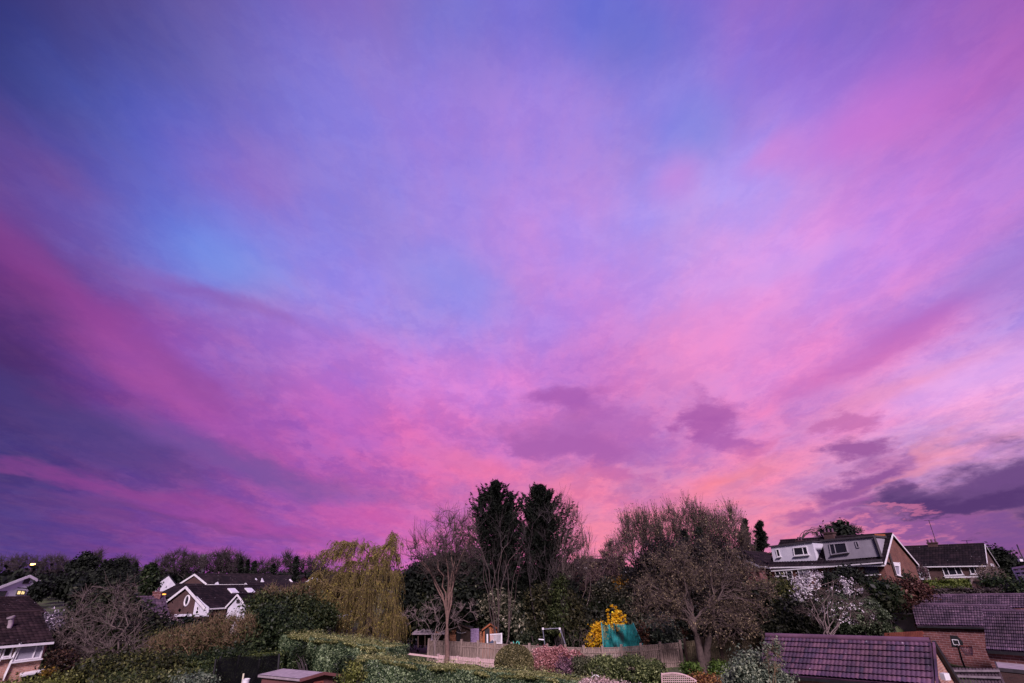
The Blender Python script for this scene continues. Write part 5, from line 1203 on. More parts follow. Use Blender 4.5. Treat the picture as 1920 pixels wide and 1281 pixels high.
evergreen(222, 92, [(222, 1064, 13, 13), (228, 1082, 20, 18)], 'round-topped dark evergreen left of the tiny cone conifer', 11000, .22, DARKEV, 13, .3)
evergreen(281, 62, [(281, 1072, 9, 15), (281, 1092, 13, 22)], 'egg-shaped evergreen left of the cream gable', 12000, .14, DARKGR, 14, .16)
evergreen(160, 74, [(116, 1097, 24, 15), (150, 1100, 40, 20), (205, 1100, 40, 22), (245, 1104, 30, 20)], 'long dark mass of yews below the left skyline conifers', 36000, .2, DARKEV, 15, .35, cat='yew')
evergreen(70, 58, [(76, 1106, 7, 9), (68, 1112, 5, 7)], 'dark spiky shrub against the white gabled house wall', 2600, .2, DARKEV, 16, .3, name='dark_shrub')
bush('lilac_blossom_shrub', 'pale lilac blossoming shrub right of the lower left brown roof', blobs_px([(97, 1160, 10, 8, 41), (102, 1170, 8, 9, 41)]), 1000, .08, m_leaf('lilac_flower', [(.05, .05, .05), (.16, .13, .17), (.42, .36, .44)]), 17, .25)
bush('pale_blossom_shrub', 'faint pink twiggy shrub under the purple tiled roof', blobs_px([(305, 1172, 22, 11, 49)]), 2500, .10, m_leaf('mauve_twigs', [(.10, .07, .08), (.22, .15, .17), (.36, .26, .28)]), 18, .25)

# left thicket
evergreen(190, 45, [(195, 1150, 52, 40), (225, 1180, 56, 48), (150, 1190, 50, 42), (130, 1225, 36, 36), (225, 1225, 60, 34)], 'dark evergreen hidden inside the sprawling grey-branched tree', 36000, .17, m_leaf('very_dark_leaf', [(.008, .012, .006), (.018, .026, .012), (.045, .05, .025)]), 20, .4, name='evergreen_shrub', cat='shrub')
bare_tree('sprawling_bare_tree', 'sprawling leafless tree with twisted grey branches beside the lower left house', G(185, 41, 1280), blobs_px([(190, 1128, 48, 36, 41), (245, 1110, 26, 28, 41), (150, 1175, 48, 42, 40), (215, 1180, 66, 50, 40), (130, 1225, 40, 36, 39.5), (225, 1230, 56, 35, 39.5)], .75), 21,
          fork=.2, n1=16, n2=120, n3=300, n4=1100, r0=.17, tw=.013, l4=.8, up4=.12, wig=.085, mat=m_noise('bark_pale', (.05, .036, .032), (.19, .145, .13), 2.5, .9), trunks=4, lift=.25)
bush('olive_bush', 'olive-green bush along the bottom below the sprawling tree', blobs_px([(150, 1272, 60, 22, 36.5), (215, 1262, 60, 30, 36.5), (285, 1255, 45, 30, 37)]), 22000, .10, OLIVE, 22, .3, inner=.3)
bush('low_mossy_bush', 'low yellowish-green growth under the lower left windows', blobs_px([(40, 1300, 60, 13, 30), (104, 1292, 22, 12, 31)]), 7000, .08, LIMEM, 23, .25, inner=.3)
bush('golden_shrub', 'tiny golden-leaved shrub at the corner of the pink brick house', blobs_px([(89, 1263, 6, 7, 33.5)]), 260, .06, m_leaf('old_gold', [(.06, .04, .01), (.16, .10, .015), (.35, .22, .03)]), 24, .15, stems=False)
bush('brown_bush', 'rusty brown bush against the pink brick house corner', blobs_px([(116, 1252, 16, 24, 36), (108, 1235, 8, 14, 36.5)]), 4000, .08, m_leaf('dark_brown_leaf', [(.012, .008, .006), (.035, .02, .014), (.09, .05, .03)]), 25, .25)
for i, (px, b_, lab, s_) in enumerate([
 (312, [(300, 1226, 32, 28), (330, 1214, 28, 30)], 'left tan thicket of upright stems beside the olive bush', 1),
 (378, [(365, 1208, 32, 30), (400, 1194, 28, 36)], 'tallest tan thicket of upright stems below the round-window house', 1),
 (445, [(440, 1192, 30, 34), (465, 1198, 22, 32)], 'right tan thicket of upright stems beside the dark green bushes', 1)]):
    bare_tree('stemmed_thicket', lab, G(px, 41.5, 1240), blobs_px([(*q, 41.5) for q in b_], .9), 60 + i, fork=.35, n1=14, n2=90, n3=330, n4=2400, r0=.07, tw=.015, l4=.5, up4=.7, wig=.02, mat=TWIGB, trunks=16, lift=.5, cat='thicket', buds=(OLIVE, 3600, .07, 'foliage'), group='tan thickets left of centre')
bush('olive_bush', 'tall olive-green bush left of the tan thickets', blobs_px([(280, 1216, 30, 28, 43), (300, 1206, 30, 20, 45)]), 9000, .10, OLIVE, 27, .3)
bush('olive_underbush', 'olive-green undergrowth at the foot of the tan thickets', blobs_px([(330, 1243, 40, 12, 40.5), (400, 1236, 45, 13, 40.5), (455, 1228, 35, 15, 40.5)]), 9000, .09, DARKGR, 28, .3)
bush('dark_laurel', 'dark glossy laurel between the tan thickets and the tall hedge', blobs_px([(505, 1185, 42, 45, 43), (545, 1200, 40, 40, 43), (480, 1205, 30, 30, 42)]), 26000, .11, DARKGR, 29, .3)
bush('green_shrub', 'mid green shrub under the left side of the willow', blobs_px([(590, 1160, 36, 32, 46), (550, 1145, 36, 30, 46), (500, 1140, 36, 26, 46)]), 17000, .11, m_leaf('mid_dark_leaf', [(.012, .022, .008), (.028, .045, .016), (.07, .085, .03)]), 30, .35)
bare_tree('tan_twig_bush', 'leafless tan twiggy bush above the dark laurel', G(520, 47), blobs_px([(510, 1125, 30, 25, 47), (560, 1120, 30, 22, 47)]), 31, fork=.5, n1=10, n2=60, n3=260, n4=1600, r0=.06, tw=.015, l4=.5, wig=.04, mat=TWIGB, trunks=5, cat='shrub', buds=(OLIVE, 2500, .08, 'foliage'))
bush('grey_green_shrub', 'pale grey-green shrub at the bottom edge left of the black netting', blobs_px([(352, 1290, 30, 18, 32), (375, 1284, 18, 14, 32)]), 5000, .09, GREYL, 32, .2)
def hp_(px, py, Y): p = P(px, py, Y); return (p[0], p[1], p[2])
hedge('low_hedge', 'low clipped green hedge behind the black netting', [hp_(300, 1251, 39), hp_(400, 1236, 39.5), hp_(535, 1222, 40)], 1.3, 1.6, 33, 26000, .075, m_leaf('low_hedge_leaf', [(.015, .03, .012), (.04, .065, .025), (.10, .12, .045)]), m_leaf('low_hedge_top', [(.04, .06, .015), (.09, .12, .03), (.16, .19, .06)]))
bush('ivy_heap', 'leafy mound filling the space before the low hedge at bottom left', blobs_px([(300, 1280, 50, 18, 36), (240, 1285, 50, 14, 34)]), 9000, .09, m_leaf('mound_leaf', [(.02, .035, .012), (.055, .075, .022), (.13, .14, .05)]), 34, .3, inner=.3)

bush('backing_shrub', 'brownish shrub showing through the left half of the willow', blobs_px([(600, 1118, 40, 26, 60), (650, 1120, 44, 30, 60), (565, 1122, 30, 20, 60)]), 15000, .14, m_leaf('dull_brown_leaf', [(.016, .012, .006), (.04, .03, .014), (.10, .08, .035)]), 139, .3)
# willow
def willow():
    rng = np.random.default_rng(77); Y_ = 48.5
    base = G(700, Y_, 1210); t = thing('weeping_willow', 'large weeping willow with hanging yellow-green strands', 'willow tree', base)
    bl = blobs_px([(635, 1030, 32, 20, Y_), (672, 1032, 36, 26, Y_), (742, 1012, 15, 20, Y_), (722, 1040, 26, 24, Y_), (700, 1080, 50, 36, Y_), (615, 1080, 30, 22, Y_), (585, 1098, 18, 10, Y_), (650, 1105, 50, 26, Y_), (715, 1130, 40, 26, Y_), (690, 1165, 50, 22, Y_), (640, 1150, 34, 20, Y_), (735, 1160, 26, 26, Y_)], .8)
    top = P(690, 1120, Y_)
    TR = np.array([base * (1 - u) + top * u + np.array([.15 * math.sin(5 * u), 0, 0]) for u in np.linspace(0, 1, 7)])[None]
    TRr = np.linspace(.42, .26, 7)[None]
    tg, _ = sample(bl, 13, rng, .5); P1, R1 = grow(samples(TR, TRr, .5), tg, rng, .5, .03, 9); r1 = np.linspace(.5, .2, 9)[None] * R1[:, None]
    V, F = tubes(TR, TRr, 8); V1, F1 = tubes(P1, r1, 6); mesh_obj('trunk', np.concatenate([V, V1]), [np.concatenate([F, F1 + len(V)])], BARK, t, smooth=True)
    tg, _ = sample(bl, 120, rng, .5); P2, R2 = grow(samples(P1, r1, .2), tg, rng, .4, .04, 8); r2 = np.maximum(.5 * R2, .02)[:, None] * np.linspace(1, .4, 8)[None]
    tg, _ = sample(bl, 520, rng, .7); P3, R3 = grow(samples(P2, r2, .2), tg, rng, .4, .04, 7); r3 = np.maximum(.5 * R3, .015)[:, None] * np.linspace(1, .5, 7)[None]
    S, T, _ = samples(P3, r3, .2); n = 5200; j = rng.integers(0, len(S), n); p0 = S[j]
    ln = .5 + 1.9 * rng.random(n) ** 1.6; ln[p0[:, 2] > P(0, 1050, Y_)[2]] *= .7
    wind = np.array([-.5, 0, 0]); out = T[j] * np.array([1, 1, .3]) + rng.normal(size=(n, 3)) * .25; out[:, 2] = np.abs(out[:, 2]) * .3
    k = 9; u = np.linspace(0, 1, k)[None, :, None]; L_ = ln[:, None, None]
    P4 = p0[:, None] + out[:, None] * .55 * np.minimum(L_, 1.6) * (1 - (1 - u) ** 2) + np.array([0, 0, -1]) * L_ * u ** 1.5 + wind * L_ * .12 * u
    P4 += np.cumsum(rng.normal(size=(n, k, 3)) * .03 * np.array([1, 1, .3]), axis=1)
    g = gz(P4[..., 0], P4[..., 1]) + .3; P4[..., 2] = np.maximum(P4[..., 2], g)
    r4 = np.linspace(.013, .008, k)[None] * np.ones((n, 1))
    Vs, Fs, o = [], [], 0
    for Pt, rr, sd in ((P2, r2, 5), (P3, r3, 4), (P4, r4, 3)):
        V, F = tubes(Pt, rr, sd); Vs.append(V); Fs.append(F + o); o += len(V)
    mesh_obj('crown', np.concatenate(Vs), [np.concatenate(Fs)], m_noise('willow_twig', (.10, .075, .03), (.22, .16, .06), 2, .8), t)
    m = 78000; a = rng.integers(0, n, m); dens = rng.random(n)[a] < .85; a = a[dens]; m = len(a); f = (rng.random(m) ** .8) * (k - 1.01); i0 = f.astype(int); w = (f - i0)[:, None]
    p = P4[a, i0] * (1 - w) + P4[a, i0 + 1] * w; tg_ = P4[a, i0 + 1] - P4[a, i0]; tg_ /= np.linalg.norm(tg_, axis=1)[:, None] + 1e-9
    dr = tg_ + rng.normal(size=(m, 3)) * .45; dr /= np.linalg.norm(dr, axis=1)[:, None]; b = np.cross(dr, rng.normal(size=(m, 3))); b /= np.linalg.norm(b, axis=1)[:, None]
    s = .055 * (.6 + .8 * rng.random(m))[:, None]; c = p + dr * s
    V = np.stack([p, c - b * s * .3, p + dr * s * 2, c + b * s * .3], 1).reshape(-1, 3); mesh_obj('foliage', V, [np.arange(m * 4).reshape(m, 4)], WILLOW, t)
willow()

# centre: dark evergreens, the two tall conifers, bare trees
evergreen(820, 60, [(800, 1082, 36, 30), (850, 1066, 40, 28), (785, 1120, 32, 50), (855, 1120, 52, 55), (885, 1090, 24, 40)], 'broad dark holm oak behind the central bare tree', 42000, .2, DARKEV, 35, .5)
bush('laurel_bush', 'speckled green laurel behind the central bare tree trunk', blobs_px([(800, 1135, 36, 34, 60), (860, 1120, 42, 34, 60), (880, 1100, 25, 25, 60)]), 15000, .14, m_leaf('speckled_leaf', [(.01, .016, .008), (.03, .04, .018), (.10, .105, .05)]), 36, .35)
conifer('tall_conifer', 'tallest conifer, left of the central pair, with a ragged spiky outline', G(937, 62, 1190), P(930, 905, 62), 128 * SC(1050, 62), 50, n=420, leaf=.24, dens=30, shape=.74, up=.75, droop=.0, bottom=.06, cap=64 * SC(1050, 62), spiky=1.)
conifer('conifer_leader', 'secondary conifer spire at the left shoulder of the tallest conifer', G(912, 61.5, 1190), P(903, 926, 61.5), 46 * SC(1050, 62), 51, n=90, leaf=.2, dens=24, shape=.6, up=.5, spiky=1., cap=2.0)
conifer('conifer_leader', 'secondary conifer spire in the dip between the two tall conifers', G(960, 62.5, 1190), P(957, 922, 62.5), 44 * SC(1050, 62), 52, n=90, leaf=.2, dens=24, shape=.6, up=.5, spiky=1., cap=2.0)
conifer('tall_conifer', 'dense columnar conifer, right of the central pair', G(1022, 60, 1190), P(1013, 912, 60), 122 * SC(1050, 60), 53, n=480, leaf=.23, dens=30, shape=.72, up=.75, droop=0, bottom=.05, cap=56 * SC(1050, 60), spiky=1.)
conifer('conifer_leader', 'thin spire against the right shoulder of the columnar conifer', G(1035, 60.4, 1190), P(1028, 920, 60.4), 40 * SC(1050, 60), 54, n=90, leaf=.2, dens=24, shape=.6, up=.5, spiky=1., cap=1.8)
bare_tree('bare_tree', 'central bare tree with a pinkish forked trunk in front of the brown shed', G(838, 46, 1215), blobs_px([(838, 1000, 30, 46, 46), (797, 1030, 38, 36, 46), (870, 1018, 26, 52, 46), (840, 1050, 62, 40, 46)], .8), 55,
          fork=.26, n1=9, n2=70, n3=300, n4=1600, r0=.21, tw=.015, l4=1.1, up4=.45, wig=.022, mat=BARK, tmat=BARKP, upw=.12, lift=.3, fmin=.8)
bare_tree('low_branched_tree', 'leafless low branches spreading left of the central bare tree trunk', G(815, 47, 1210), blobs_px([(790, 1155, 40, 22, 47), (830, 1140, 40, 30, 47), (870, 1150, 30, 25, 47)], .6), 56, fork=.3, n1=8, n2=24, n3=70, n4=300, r0=.07, tw=.015, l4=.5, wig=.04, mat=BARKG, cat='tree')
bare_tree('bare_tree', 'pale thin-stemmed bare tree in front of the tallest conifer', G(940, 55, 1150), blobs_px([(920, 1010, 40, 60, 55), (955, 1030, 35, 75, 55), (915, 1070, 45, 40, 55)], .6), 57, fork=.15, n1=11, n2=24, n3=50, n4=220, r0=.09, tw=.013, l4=1.1, up4=.9, wig=.018, mat=BARKD, tmat=m_noise('bark_dim', (.05, .034, .032), (.11, .075, .068), 4, .9), trunks=3, upw=.15, lift=.5)
bare_tree('bare_tree', 'thin bare tree with upright stems in front of the columnar conifer', G(1015, 54, 1150), blobs_px([(1000, 1020, 26, 70, 54), (1035, 1010, 24, 75, 54), (1020, 1080, 36, 40, 54)], .6), 58, fork=.15, n1=10, n2=22, n3=46, n4=200, r0=.08, tw=.013, l4=1.1, up4=.9, wig=.018, mat=BARKD, trunks=4, upw=.15, lift=.5)
bare_tree('bare_tree', 'feathery pinkish bare tree right of the columnar conifer', G(1062, 58, 1150), blobs_px([(1058, 985, 14, 52, 58), (1080, 1010, 16, 52, 58), (1098, 1045, 16, 44, 58), (1060, 1060, 24, 50, 58)], .8), 59, fork=.15, n1=14, n2=60, n3=180, n4=800, r0=.10, tw=.016, l4=1.3, up4=1.3, wig=.015, mat=BARK, trunks=3, upw=.15, lift=.6)
bush('ivy_clad_stump', 'ivy-covered trunk glowing green at the foot of the columnar conifer', blobs_px([(1048, 1130, 9, 40, 53), (1042, 1165, 11, 30, 53), (1056, 1100, 6, 25, 53)], .9), 4200, .12, IVY, 61, .25, stems=True, cat='tree trunk')
bush('rhododendron', 'large rhododendron with pale flower buds behind the playhouse', blobs_px([(935, 1140, 46, 28, 60), (965, 1160, 50, 34, 60), (900, 1150, 32, 24, 60.5), (1000, 1180, 30, 26, 57)]), 30000, .15, CREAM, 62, .3, extra=[(m_leaf('cream_bud', [(.22, .19, .14), (.36, .32, .25), (.5, .46, .38)]), 900, .11, 'flower_buds')])
bush('shrub', 'dark shrub behind the swing frame', blobs_px([(1030, 1195, 28, 22, 55), (1062, 1196, 20, 20, 55), (1000, 1198, 24, 18, 54.5)]), 9000, .11, m_leaf('dark_shrub_leaf', [(.012, .02, .010), (.03, .045, .022), (.08, .09, .05)]), 63, .3)  # leaf tones all dark green
bush('ivy_screen', 'brownish leafy screen below the columnar conifer', blobs_px([(1025, 1130, 36, 36, 56), (1060, 1150, 30, 40, 56), (1030, 1165, 34, 26, 55)]), 20000, .14, m_leaf('brown_green_leaf', [(.012, .014, .007), (.03, .032, .014), (.08, .075, .035)]), 64, .35)
q1, q2 = P(1062, 1146, 58), P(1150, 1143, 57)
hedge('dark_hedge', 'tall dark clipped hedge behind the yellow bush', [(q1[0], q1[1], q1[2]), (q2[0] + 3, q2[1], q2[2])], 1.6, 3.0, 65, 14000, .13, m_leaf('dull_hedge_leaf', [(.012, .014, .010), (.025, .027, .018), (.05, .05, .032)]))
bare_tree('arching_briar', 'bare arching briar stems above the fence between swing and yellow bush', G(1088, 50), blobs_px([(1085, 1190, 22, 16, 50), (1105, 1196, 14, 10, 50)]), 66, fork=.4, n1=8, n2=16, n3=30, n4=60, r0=.04, tw=.014, l4=.3, wig=.05, mat=BARK, trunks=3, cat='shrub', weep=.4, buds=(OLIVE, 250, .07, 'foliage'))
bush('forsythia', 'bright yellow forsythia behind the teal trampoline', blobs_px([(1154, 1172, 13, 14, 54.5), (1166, 1168, 8, 12, 54.5), (1146, 1174, 10, 12, 54.5), (1141, 1158, 2.5, 15, 54.5), (1149, 1152, 2.5, 17, 54.5), (1156, 1150, 3, 18, 54.5), (1163, 1153, 2.5, 17, 54.5), (1171, 1158, 2.5, 14, 54.5)]), 5200, .08, GOLD, 67, .07, inner=.1)
bush('forsythia', 'low yellow forsythia at the left edge of the teal trampoline', blobs_px([(1120, 1190, 13, 17, 54), (1112, 1202, 9, 12, 54), (1126, 1178, 8, 10, 54)]), 3200, .09, GOLD, 68, .22, inner=.2)
bush('fading_forsythia', 'dull orange-yellow shrub higher up behind the bright forsythia', blobs_px([(1158, 1112, 18, 22, 63), (1150, 1132, 20, 12, 62), (1168, 1092, 12, 10, 63)]), 2600, .12, m_leaf('dull_gold', [(.06, .035, .01), (.22, .11, .015), (.42, .22, .03)]), 69, .3, inner=.2)
bare_tree('dusky_bare_tree', 'dusky red-brown leafless tree in front of the dark house right of the conifers', G(1100, 64), blobs_px([(1095, 1075, 35, 32, 64), (1130, 1070, 32, 34, 64), (1150, 1040, 22, 26, 64)], .8), 70, fork=.3, n1=12, n2=90, n3=420, n4=3600, r0=.11, tw=.02, l4=.6, wig=.04, mat=m_noise('reddish_twig', (.055, .03, .035), (.12, .07, .075), 2, .9), trunks=3, buds=(BUD, 2600, .09, 'buds'))
bush('pale_leafed_shrub', 'pale-leaved dark shrub between the dull orange shrub and the light green bush', blobs_px([(1190, 1130, 34, 34, 58), (1170, 1165, 26, 24, 56), (1130, 1120, 26, 30, 60)]), 12000, .13, m_leaf('dim_pale_leaf', [(.012, .014, .010), (.03, .032, .02), (.10, .095, .06)]), 71, .35)
# right of centre: budding treetops, dark dome, big bare tree
rngt = np.random.default_rng(404)
for i, (px, x0, x1, lab) in enumerate([
 (1205, 1150, 1240, 'left budding treetop above the dark dome, with a low spur towards the conifers'),
 (1280, 1235, 1330, 'middle budding treetop, highest above the dark dome'),
 (1360, 1320, 1410, 'right budding treetop beside the two small conifers')]):
    b_ = []
    for x in np.arange(x0, x1, 9.0):
        tp = np.interp(x, [1140, 1165, 1185, 1205, 1235, 1280, 1310, 1345, 1380, 1410], [1030, 985, 950, 945, 965, 938, 945, 940, 962, 990]) + rngt.uniform(-6, 34)
        b_.append((x + rngt.normal() * 2, tp + 38, 7 + 3 * rngt.random(), 38))
    bare_tree('budding_tree', lab, G(px, 68), blobs_px([(*q, 68) for q in b_], 3.0), 80 + i, fork=.42, n1=14, n2=80, n3=420, n4=2000, r0=.16, tw=.019, l4=1.3, up4=1.2, wig=.02, mat=BARK, trunks=3, upw=.1, lift=.6, buds=(BUD, 4200, .085, 'buds'), group='budding treetops')
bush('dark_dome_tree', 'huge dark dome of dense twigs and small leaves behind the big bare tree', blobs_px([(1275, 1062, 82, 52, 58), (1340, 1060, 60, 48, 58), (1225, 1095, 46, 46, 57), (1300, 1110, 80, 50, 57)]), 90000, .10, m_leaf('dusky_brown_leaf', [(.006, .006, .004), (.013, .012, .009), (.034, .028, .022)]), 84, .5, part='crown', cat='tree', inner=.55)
for i, (px, tp) in enumerate([(1283, 994), (1311, 990)]):
    conifer('pointed_conifer', ['small dark spire breaking the top of the dark dome, left of its twin', 'small dark spire breaking the top of the dark dome, right of its twin'][i], G(px, 61), P(px, tp, 61), 1.4, 86 + i, n=60, leaf=.22, dens=14)
bare_tree('big_bare_tree', 'big spreading bare tree with twin leaning trunks behind the near garage', G(1325, 44, 1262), blobs_px([(1250, 1080, 55, 48, 44), (1320, 1055, 80, 45, 44), (1395, 1100, 60, 55, 44), (1320, 1120, 105, 50, 44), (1230, 1130, 48, 42, 43), (1410, 1160, 48, 42, 43), (1360, 1175, 60, 30, 42.5)], .7), 88,
          fork=.26, n1=16, n2=150, n3=620, n4=4600, r0=.30, tw=.014, l4=.7, up4=.25, wig=.045, mat=BARK, tmat=BARK, trunks=3, lift=.35, buds=(BUD, 27000, .052, 'buds'), fmin=.6, lean=(.2, 0, 0))
bush('light_green_shrub', 'light green shrub right of the teal trampoline', blobs_px([(1240, 1180, 24, 26, 50.5), (1250, 1198, 26, 18, 50.5)]), 6500, .12, GREYL, 89, .3)
bush('brown_hydrangea', 'brown faded shrub between the trampoline and the light green shrub', blobs_px([(1212, 1195, 14, 22, 51), (1270, 1192, 16, 20, 51)]), 3200, .11, BROWNL, 90, .25)
bush('dark_bushes', 'dark leafy mass under the big bare tree, above the mossy fence', blobs_px([(1300, 1190, 30, 30, 52), (1350, 1180, 36, 36, 51), (1410, 1185, 36, 34, 50), (1450, 1190, 30, 32, 49)]), 22000, .13, m_leaf('dark_mass_leaf', [(.008, .012, .008), (.02, .028, .016), (.05, .055, .035)]), 91, .35)  # dark leaf tones, mixed at random
o_ = bush('green_clump', 'fresh green clump left of the big twin-trunk base', blobs_px([(1296, 1254, 15, 9, 43)]), 1800, .10, GRASSM, 92, .15, cat='plant')
bush('green_clump', 'fresh green clump right of the big twin-trunk base', blobs_px([(1348, 1254, 14, 11, 43)]), 1800, .10, GRASSM, 93, .15, cat='plant')
bush('rusty_plants', 'rusty orange and red low plants at the bottom edge beside the arched trellis', blobs_px([(1330, 1277, 24, 8, 38), (1305, 1275, 12, 8, 38)]), 2600, .07, m_leaf('rust_leaf', [(.06, .02, .012), (.16, .055, .025), (.34, .18, .06)]), 94, .15, cat='plant')
# behind and around the semi-detached house
evergreen(1577, 76, [(1577, 992, 9, 8), (1570, 1000, 22, 8)], 'flat-topped cedar rising behind the semi-detached house roof', 1800, .3, DARKEV, 95, .5, cat='cedar')
bare_tree('bare_tree', 'low bare tree peeping over the roofs left of the cedar', G(1545, 78), blobs_px([(1540, 1000, 16, 8, 78), (1600, 996, 16, 8, 78)], .6), 96, fork=.8, n1=8, n2=40, n3=120, n4=700, r0=.14, tw=.025, l4=.6, mat=BARKD)
for i, (b_, lab, mt, n) in enumerate([
 ([(1470, 1108, 34, 20), (1440, 1120, 30, 24)], 'olive conifer hedge below the left end of the white dormer house', OLIVE, 9000),
 ([(1590, 1080, 16, 13), (1562, 1090, 20, 12), (1604, 1094, 16, 12)], 'dark shrub against the middle of the semi-detached house front', DARKEV, 7000),
 ([(1652, 1104, 20, 12), (1628, 1114, 20, 14), (1662, 1120, 18, 13)], 'dark green conifer bush below the gable corner of the semi-detached house', DARKGR, 8000),
 ([(1702, 1103, 24, 12), (1722, 1110, 16, 9), (1694, 1122, 20, 12)], 'rusty dark red bush below the brick gable', m_leaf('rusty_dark', [(.03, .014, .012), (.075, .032, .026), (.13, .06, .045)]), 8000),
 ([(1695, 1085, 12, 8)], 'small clipped shrub at the foot of the brick gable wall', DARKGR, 1500),
 ([(1500, 1160, 42, 36), (1465, 1180, 30, 26)], 'dark bush left of the blossoming tree', m_leaf('dark_bush_leaf', [(.008, .010, .006), (.018, .022, .012), (.045, .048, .028)]), 14000)]):  # last bush has dark leaf tones
    Y_ = [46, 46.5, 45.5, 46.5, 51, 42][i]; bush('garden_bush', lab, blobs_px([(*q, Y_) for q in b_]), n, .12, mt, 120 + i, .3)
a1, a2 = P(1734, 1090, 57), P(1812, 1087, 55)
hedge('bright_hedge', 'bright yellow-green clipped hedge in front of the dark bungalow windows', [tuple(a1), tuple(a2)], 1.6, 2, 130, 9000, .12, m_leaf('bright_hedge_leaf', [(.04, .06, .012), (.10, .14, .025), (.2, .24, .06)]), bulge=.2)
a1, a2 = P(1745, 1105.5, 50), P(1893, 1104, 48)
hedge('long_dark_hedge', 'long dim purple-brown hedge above the grey garage roofs', [tuple(a1), tuple(a2)], 1.4, 2, 131, 12000, .12, m_leaf('plum_hedge', [(.03, .022, .024), (.06, .045, .045), (.10, .08, .075)]))
bare_tree('twiggy_bush', 'pale leafless bush in front of the dark bungalow right end', G(1855, 58), blobs_px([(1858, 1080, 20, 16, 58)]), 132, fork=.3, n1=8, n2=50, n3=180, n4=1200, r0=.05, tw=.016, l4=.4, mat=BARKG, trunks=4, cat='shrub', buds=(BUD, 900, .08, 'buds'))
bare_tree('twiggy_bush', 'purple leafless bush beside the white panel of the dark bungalow', G(1722, 59), blobs_px([(1722, 1072, 15, 14, 59)]), 133, fork=.3, n1=8, n2=40, n3=140, n4=800, r0=.05, tw=.016, l4=.4, mat=BARK, trunks=4, cat='shrub', buds=(PURPL, 900, .08, 'foliage'))
evergreen(1880, 72, [(1862, 1040, 12, 12), (1880, 1052, 22, 20), (1900, 1070, 22, 18)], 'dark evergreen shrubs falling away right of the dark bungalow', 6000, .2, DARKEV, 134, .4)
bush('edge_shrub', 'dim shrub below the white-framed garden room', blobs_px([(1880, 1095, 24, 14, 50.5), (1915, 1104, 18, 12, 47)]), 5000, .12, DARKGR, 135, .3)
bush('dome_bush', 'rounded green bush behind the blossoming tree', blobs_px([(1612, 1155, 44, 32, 43), (1640, 1178, 26, 20, 43), (1580, 1150, 42, 34, 43)]), 32000, .08, m_leaf('dome_leaf', [(.014, .022, .012), (.04, .06, .028), (.15, .19, .11)]), 136, .14, inner=.75)
bare_tree('blossom_tree', 'small twisted fruit tree with white blossom above the near garage', G(1548, 38, 1200), blobs_px([(1520, 1100, 32, 26, 38), (1580, 1110, 44, 26, 38), (1540, 1140, 50, 28, 38), (1610, 1150, 34, 28, 38)], .8), 137, fork=.28, n1=12, n2=60, n3=190, n4=620, r0=.11, tw=.013, l4=.45, up4=.3, wig=.07, mat=BARK, tmat=BARKG, trunks=2, lift=.3)
rng = np.random.default_rng(138); tb_ = bpy.data.objects['blossom_tree']
p, d = sample(blobs_px([(1512, 1090, 28, 20, 37.8), (1530, 1078, 16, 12, 37.8), (1585, 1088, 14, 10, 37.8), (1600, 1105, 16, 12, 37.8), (1500, 1110, 22, 16, 37.8)]), 1500, rng, .2, .13, 80)
p2, d2 = sample(blobs_px([(1560, 1130, 75, 45, 37.8)]), 330, rng, .1, .09, 50)
V, F = leaves(np.r_[p, p2], np.r_[d, d2], .045, rng, .8); mesh_obj('blossom', V, [F], BLOSS, tb_)

# near centre: hedges and clipped bushes
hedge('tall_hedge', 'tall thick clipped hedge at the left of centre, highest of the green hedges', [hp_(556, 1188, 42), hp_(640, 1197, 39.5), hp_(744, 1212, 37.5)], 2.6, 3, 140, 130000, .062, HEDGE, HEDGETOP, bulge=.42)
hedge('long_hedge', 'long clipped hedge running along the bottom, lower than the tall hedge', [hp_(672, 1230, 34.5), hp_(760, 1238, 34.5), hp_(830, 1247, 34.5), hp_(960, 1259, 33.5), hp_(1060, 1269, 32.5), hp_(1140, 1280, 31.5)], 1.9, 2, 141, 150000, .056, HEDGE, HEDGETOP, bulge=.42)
bush('yellowish_shrub', 'small yellow-green shrub in front of the junction of the two hedges', blobs_px([(662, 1255, 10, 18, 31.5), (672, 1270, 12, 14, 31), (650, 1278, 10, 10, 31)]), 1700, .07, LIMEM, 142, .15)
bush('clipped_dome_bush', 'round clipped golden-green bush before the plank fence', blobs_px([(964, 1243, 37, 33, 40)], 1.0), 26000, .055, m_leaf('golden_green', [(.05, .05, .018), (.13, .12, .045), (.28, .25, .12)]), 143, .0, inner=.86)
bush('pink_shrub', 'pink-leaved clipped shrub right of the round golden bush', blobs_px([(1022, 1243, 26, 27, 40.5), (1052, 1240, 28, 24, 40.5), (1078, 1240, 16, 18, 41)]), 15000, .065, PINKL, 144, .14, inner=.6)
bush('purple_shrub', 'wispy purple shrub in front of the pink-leaved shrub', blobs_px([(1060, 1252, 17, 20, 38.5)]), 2600, .06, PURPL, 145, .16, inner=.3)
bush('wispy_green_shrub', 'loose greyish-green shrub between the purple shrub and the clipped box', blobs_px([(1090, 1250, 18, 19, 38.5)]), 4200, .06, m_leaf('wispy_green', [(.04, .045, .025), (.09, .10, .05), (.18, .19, .10)]), 146, .16)
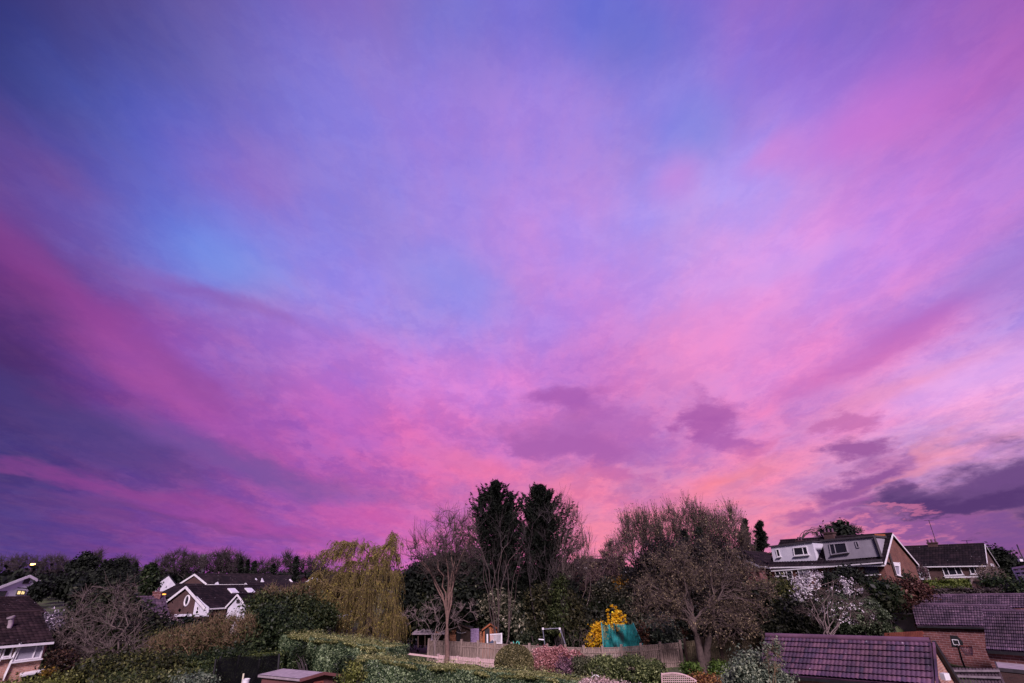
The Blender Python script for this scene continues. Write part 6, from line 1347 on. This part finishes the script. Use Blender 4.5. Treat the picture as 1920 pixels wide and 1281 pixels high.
bush('clipped_box_shrub', 'broad clipped green shrub in front of the fence below the teal trampoline', blobs_px([(1135, 1257, 32, 24, 38), (1185, 1258, 40, 24, 38), (1225, 1262, 22, 20, 38)]), 26000, .07, m_leaf('box_leaf', [(.022, .034, .012), (.07, .10, .03), (.24, .28, .11)]), 147, .12, inner=.72)
bush('pink_blossom_bush', 'frothy pink blossom bush at the bottom edge beside the white hoop', blobs_px([(1120, 1292, 34, 16, 30.5), (1165, 1296, 26, 12, 30.5)]), 7000, .055, m_leaf('pink_froth', [(.34, .22, .20), (.58, .40, .37), (.75, .58, .54)]), 148, .15, inner=.4)
bush('dark_ivy_patch', 'dark ivy clump at the foot of the tall hedge by the felt-roofed shed', blobs_px([(560, 1235, 12, 22, 38), (645, 1262, 12, 24, 33)]), 4000, .08, DARKGR, 149, .2)
bush('eucalyptus_bush', 'loose grey-green bush overlapping the left end of the near garage roof', blobs_px([(1410, 1262, 34, 34, 22.5), (1445, 1280, 40, 26, 22), (1385, 1280, 28, 24, 23)], .8), 15000, .055, GREYL, 150, .16, inner=.3)
bare_tree('sparse_shrub', 'sparse leafy sprigs rising in front of the near garage roof corner', G(1452, 21.5, 1280), blobs_px([(1448, 1235, 22, 26, 21.6), (1455, 1215, 10, 16, 21.6)], .6), 151, fork=.5, n1=8, n2=24, n3=60, n4=240, r0=.02, tw=.006, l4=.16, mat=TWIGB, trunks=3, cat='shrub', buds=(GREYL, 1500, .035, 'foliage'))
# grass
rng = np.random.default_rng(9); n = 60000
x = rng.uniform(-32, 34, n); y = rng.uniform(26, 56, n); z = gz(x, y); a = rng.uniform(0, 6.28, n); h = .05 + .09 * rng.random(n); w = .02
p = np.c_[x, y, z]; s_ = np.c_[np.cos(a), np.sin(a), np.zeros(n)] * w; tip = np.c_[rng.normal(size=(n, 2)) * .04, h]
V = np.stack([p - s_, p + s_, p + tip], 1).reshape(-1, 3)
o = mesh_obj('lawn_grass', V, [np.arange(n * 3).reshape(n, 3)], GRASSM, None, base=(0, 40, 0)); tag(o, 'short rough lawn grass between the beds', 'grass', kind='stuff')
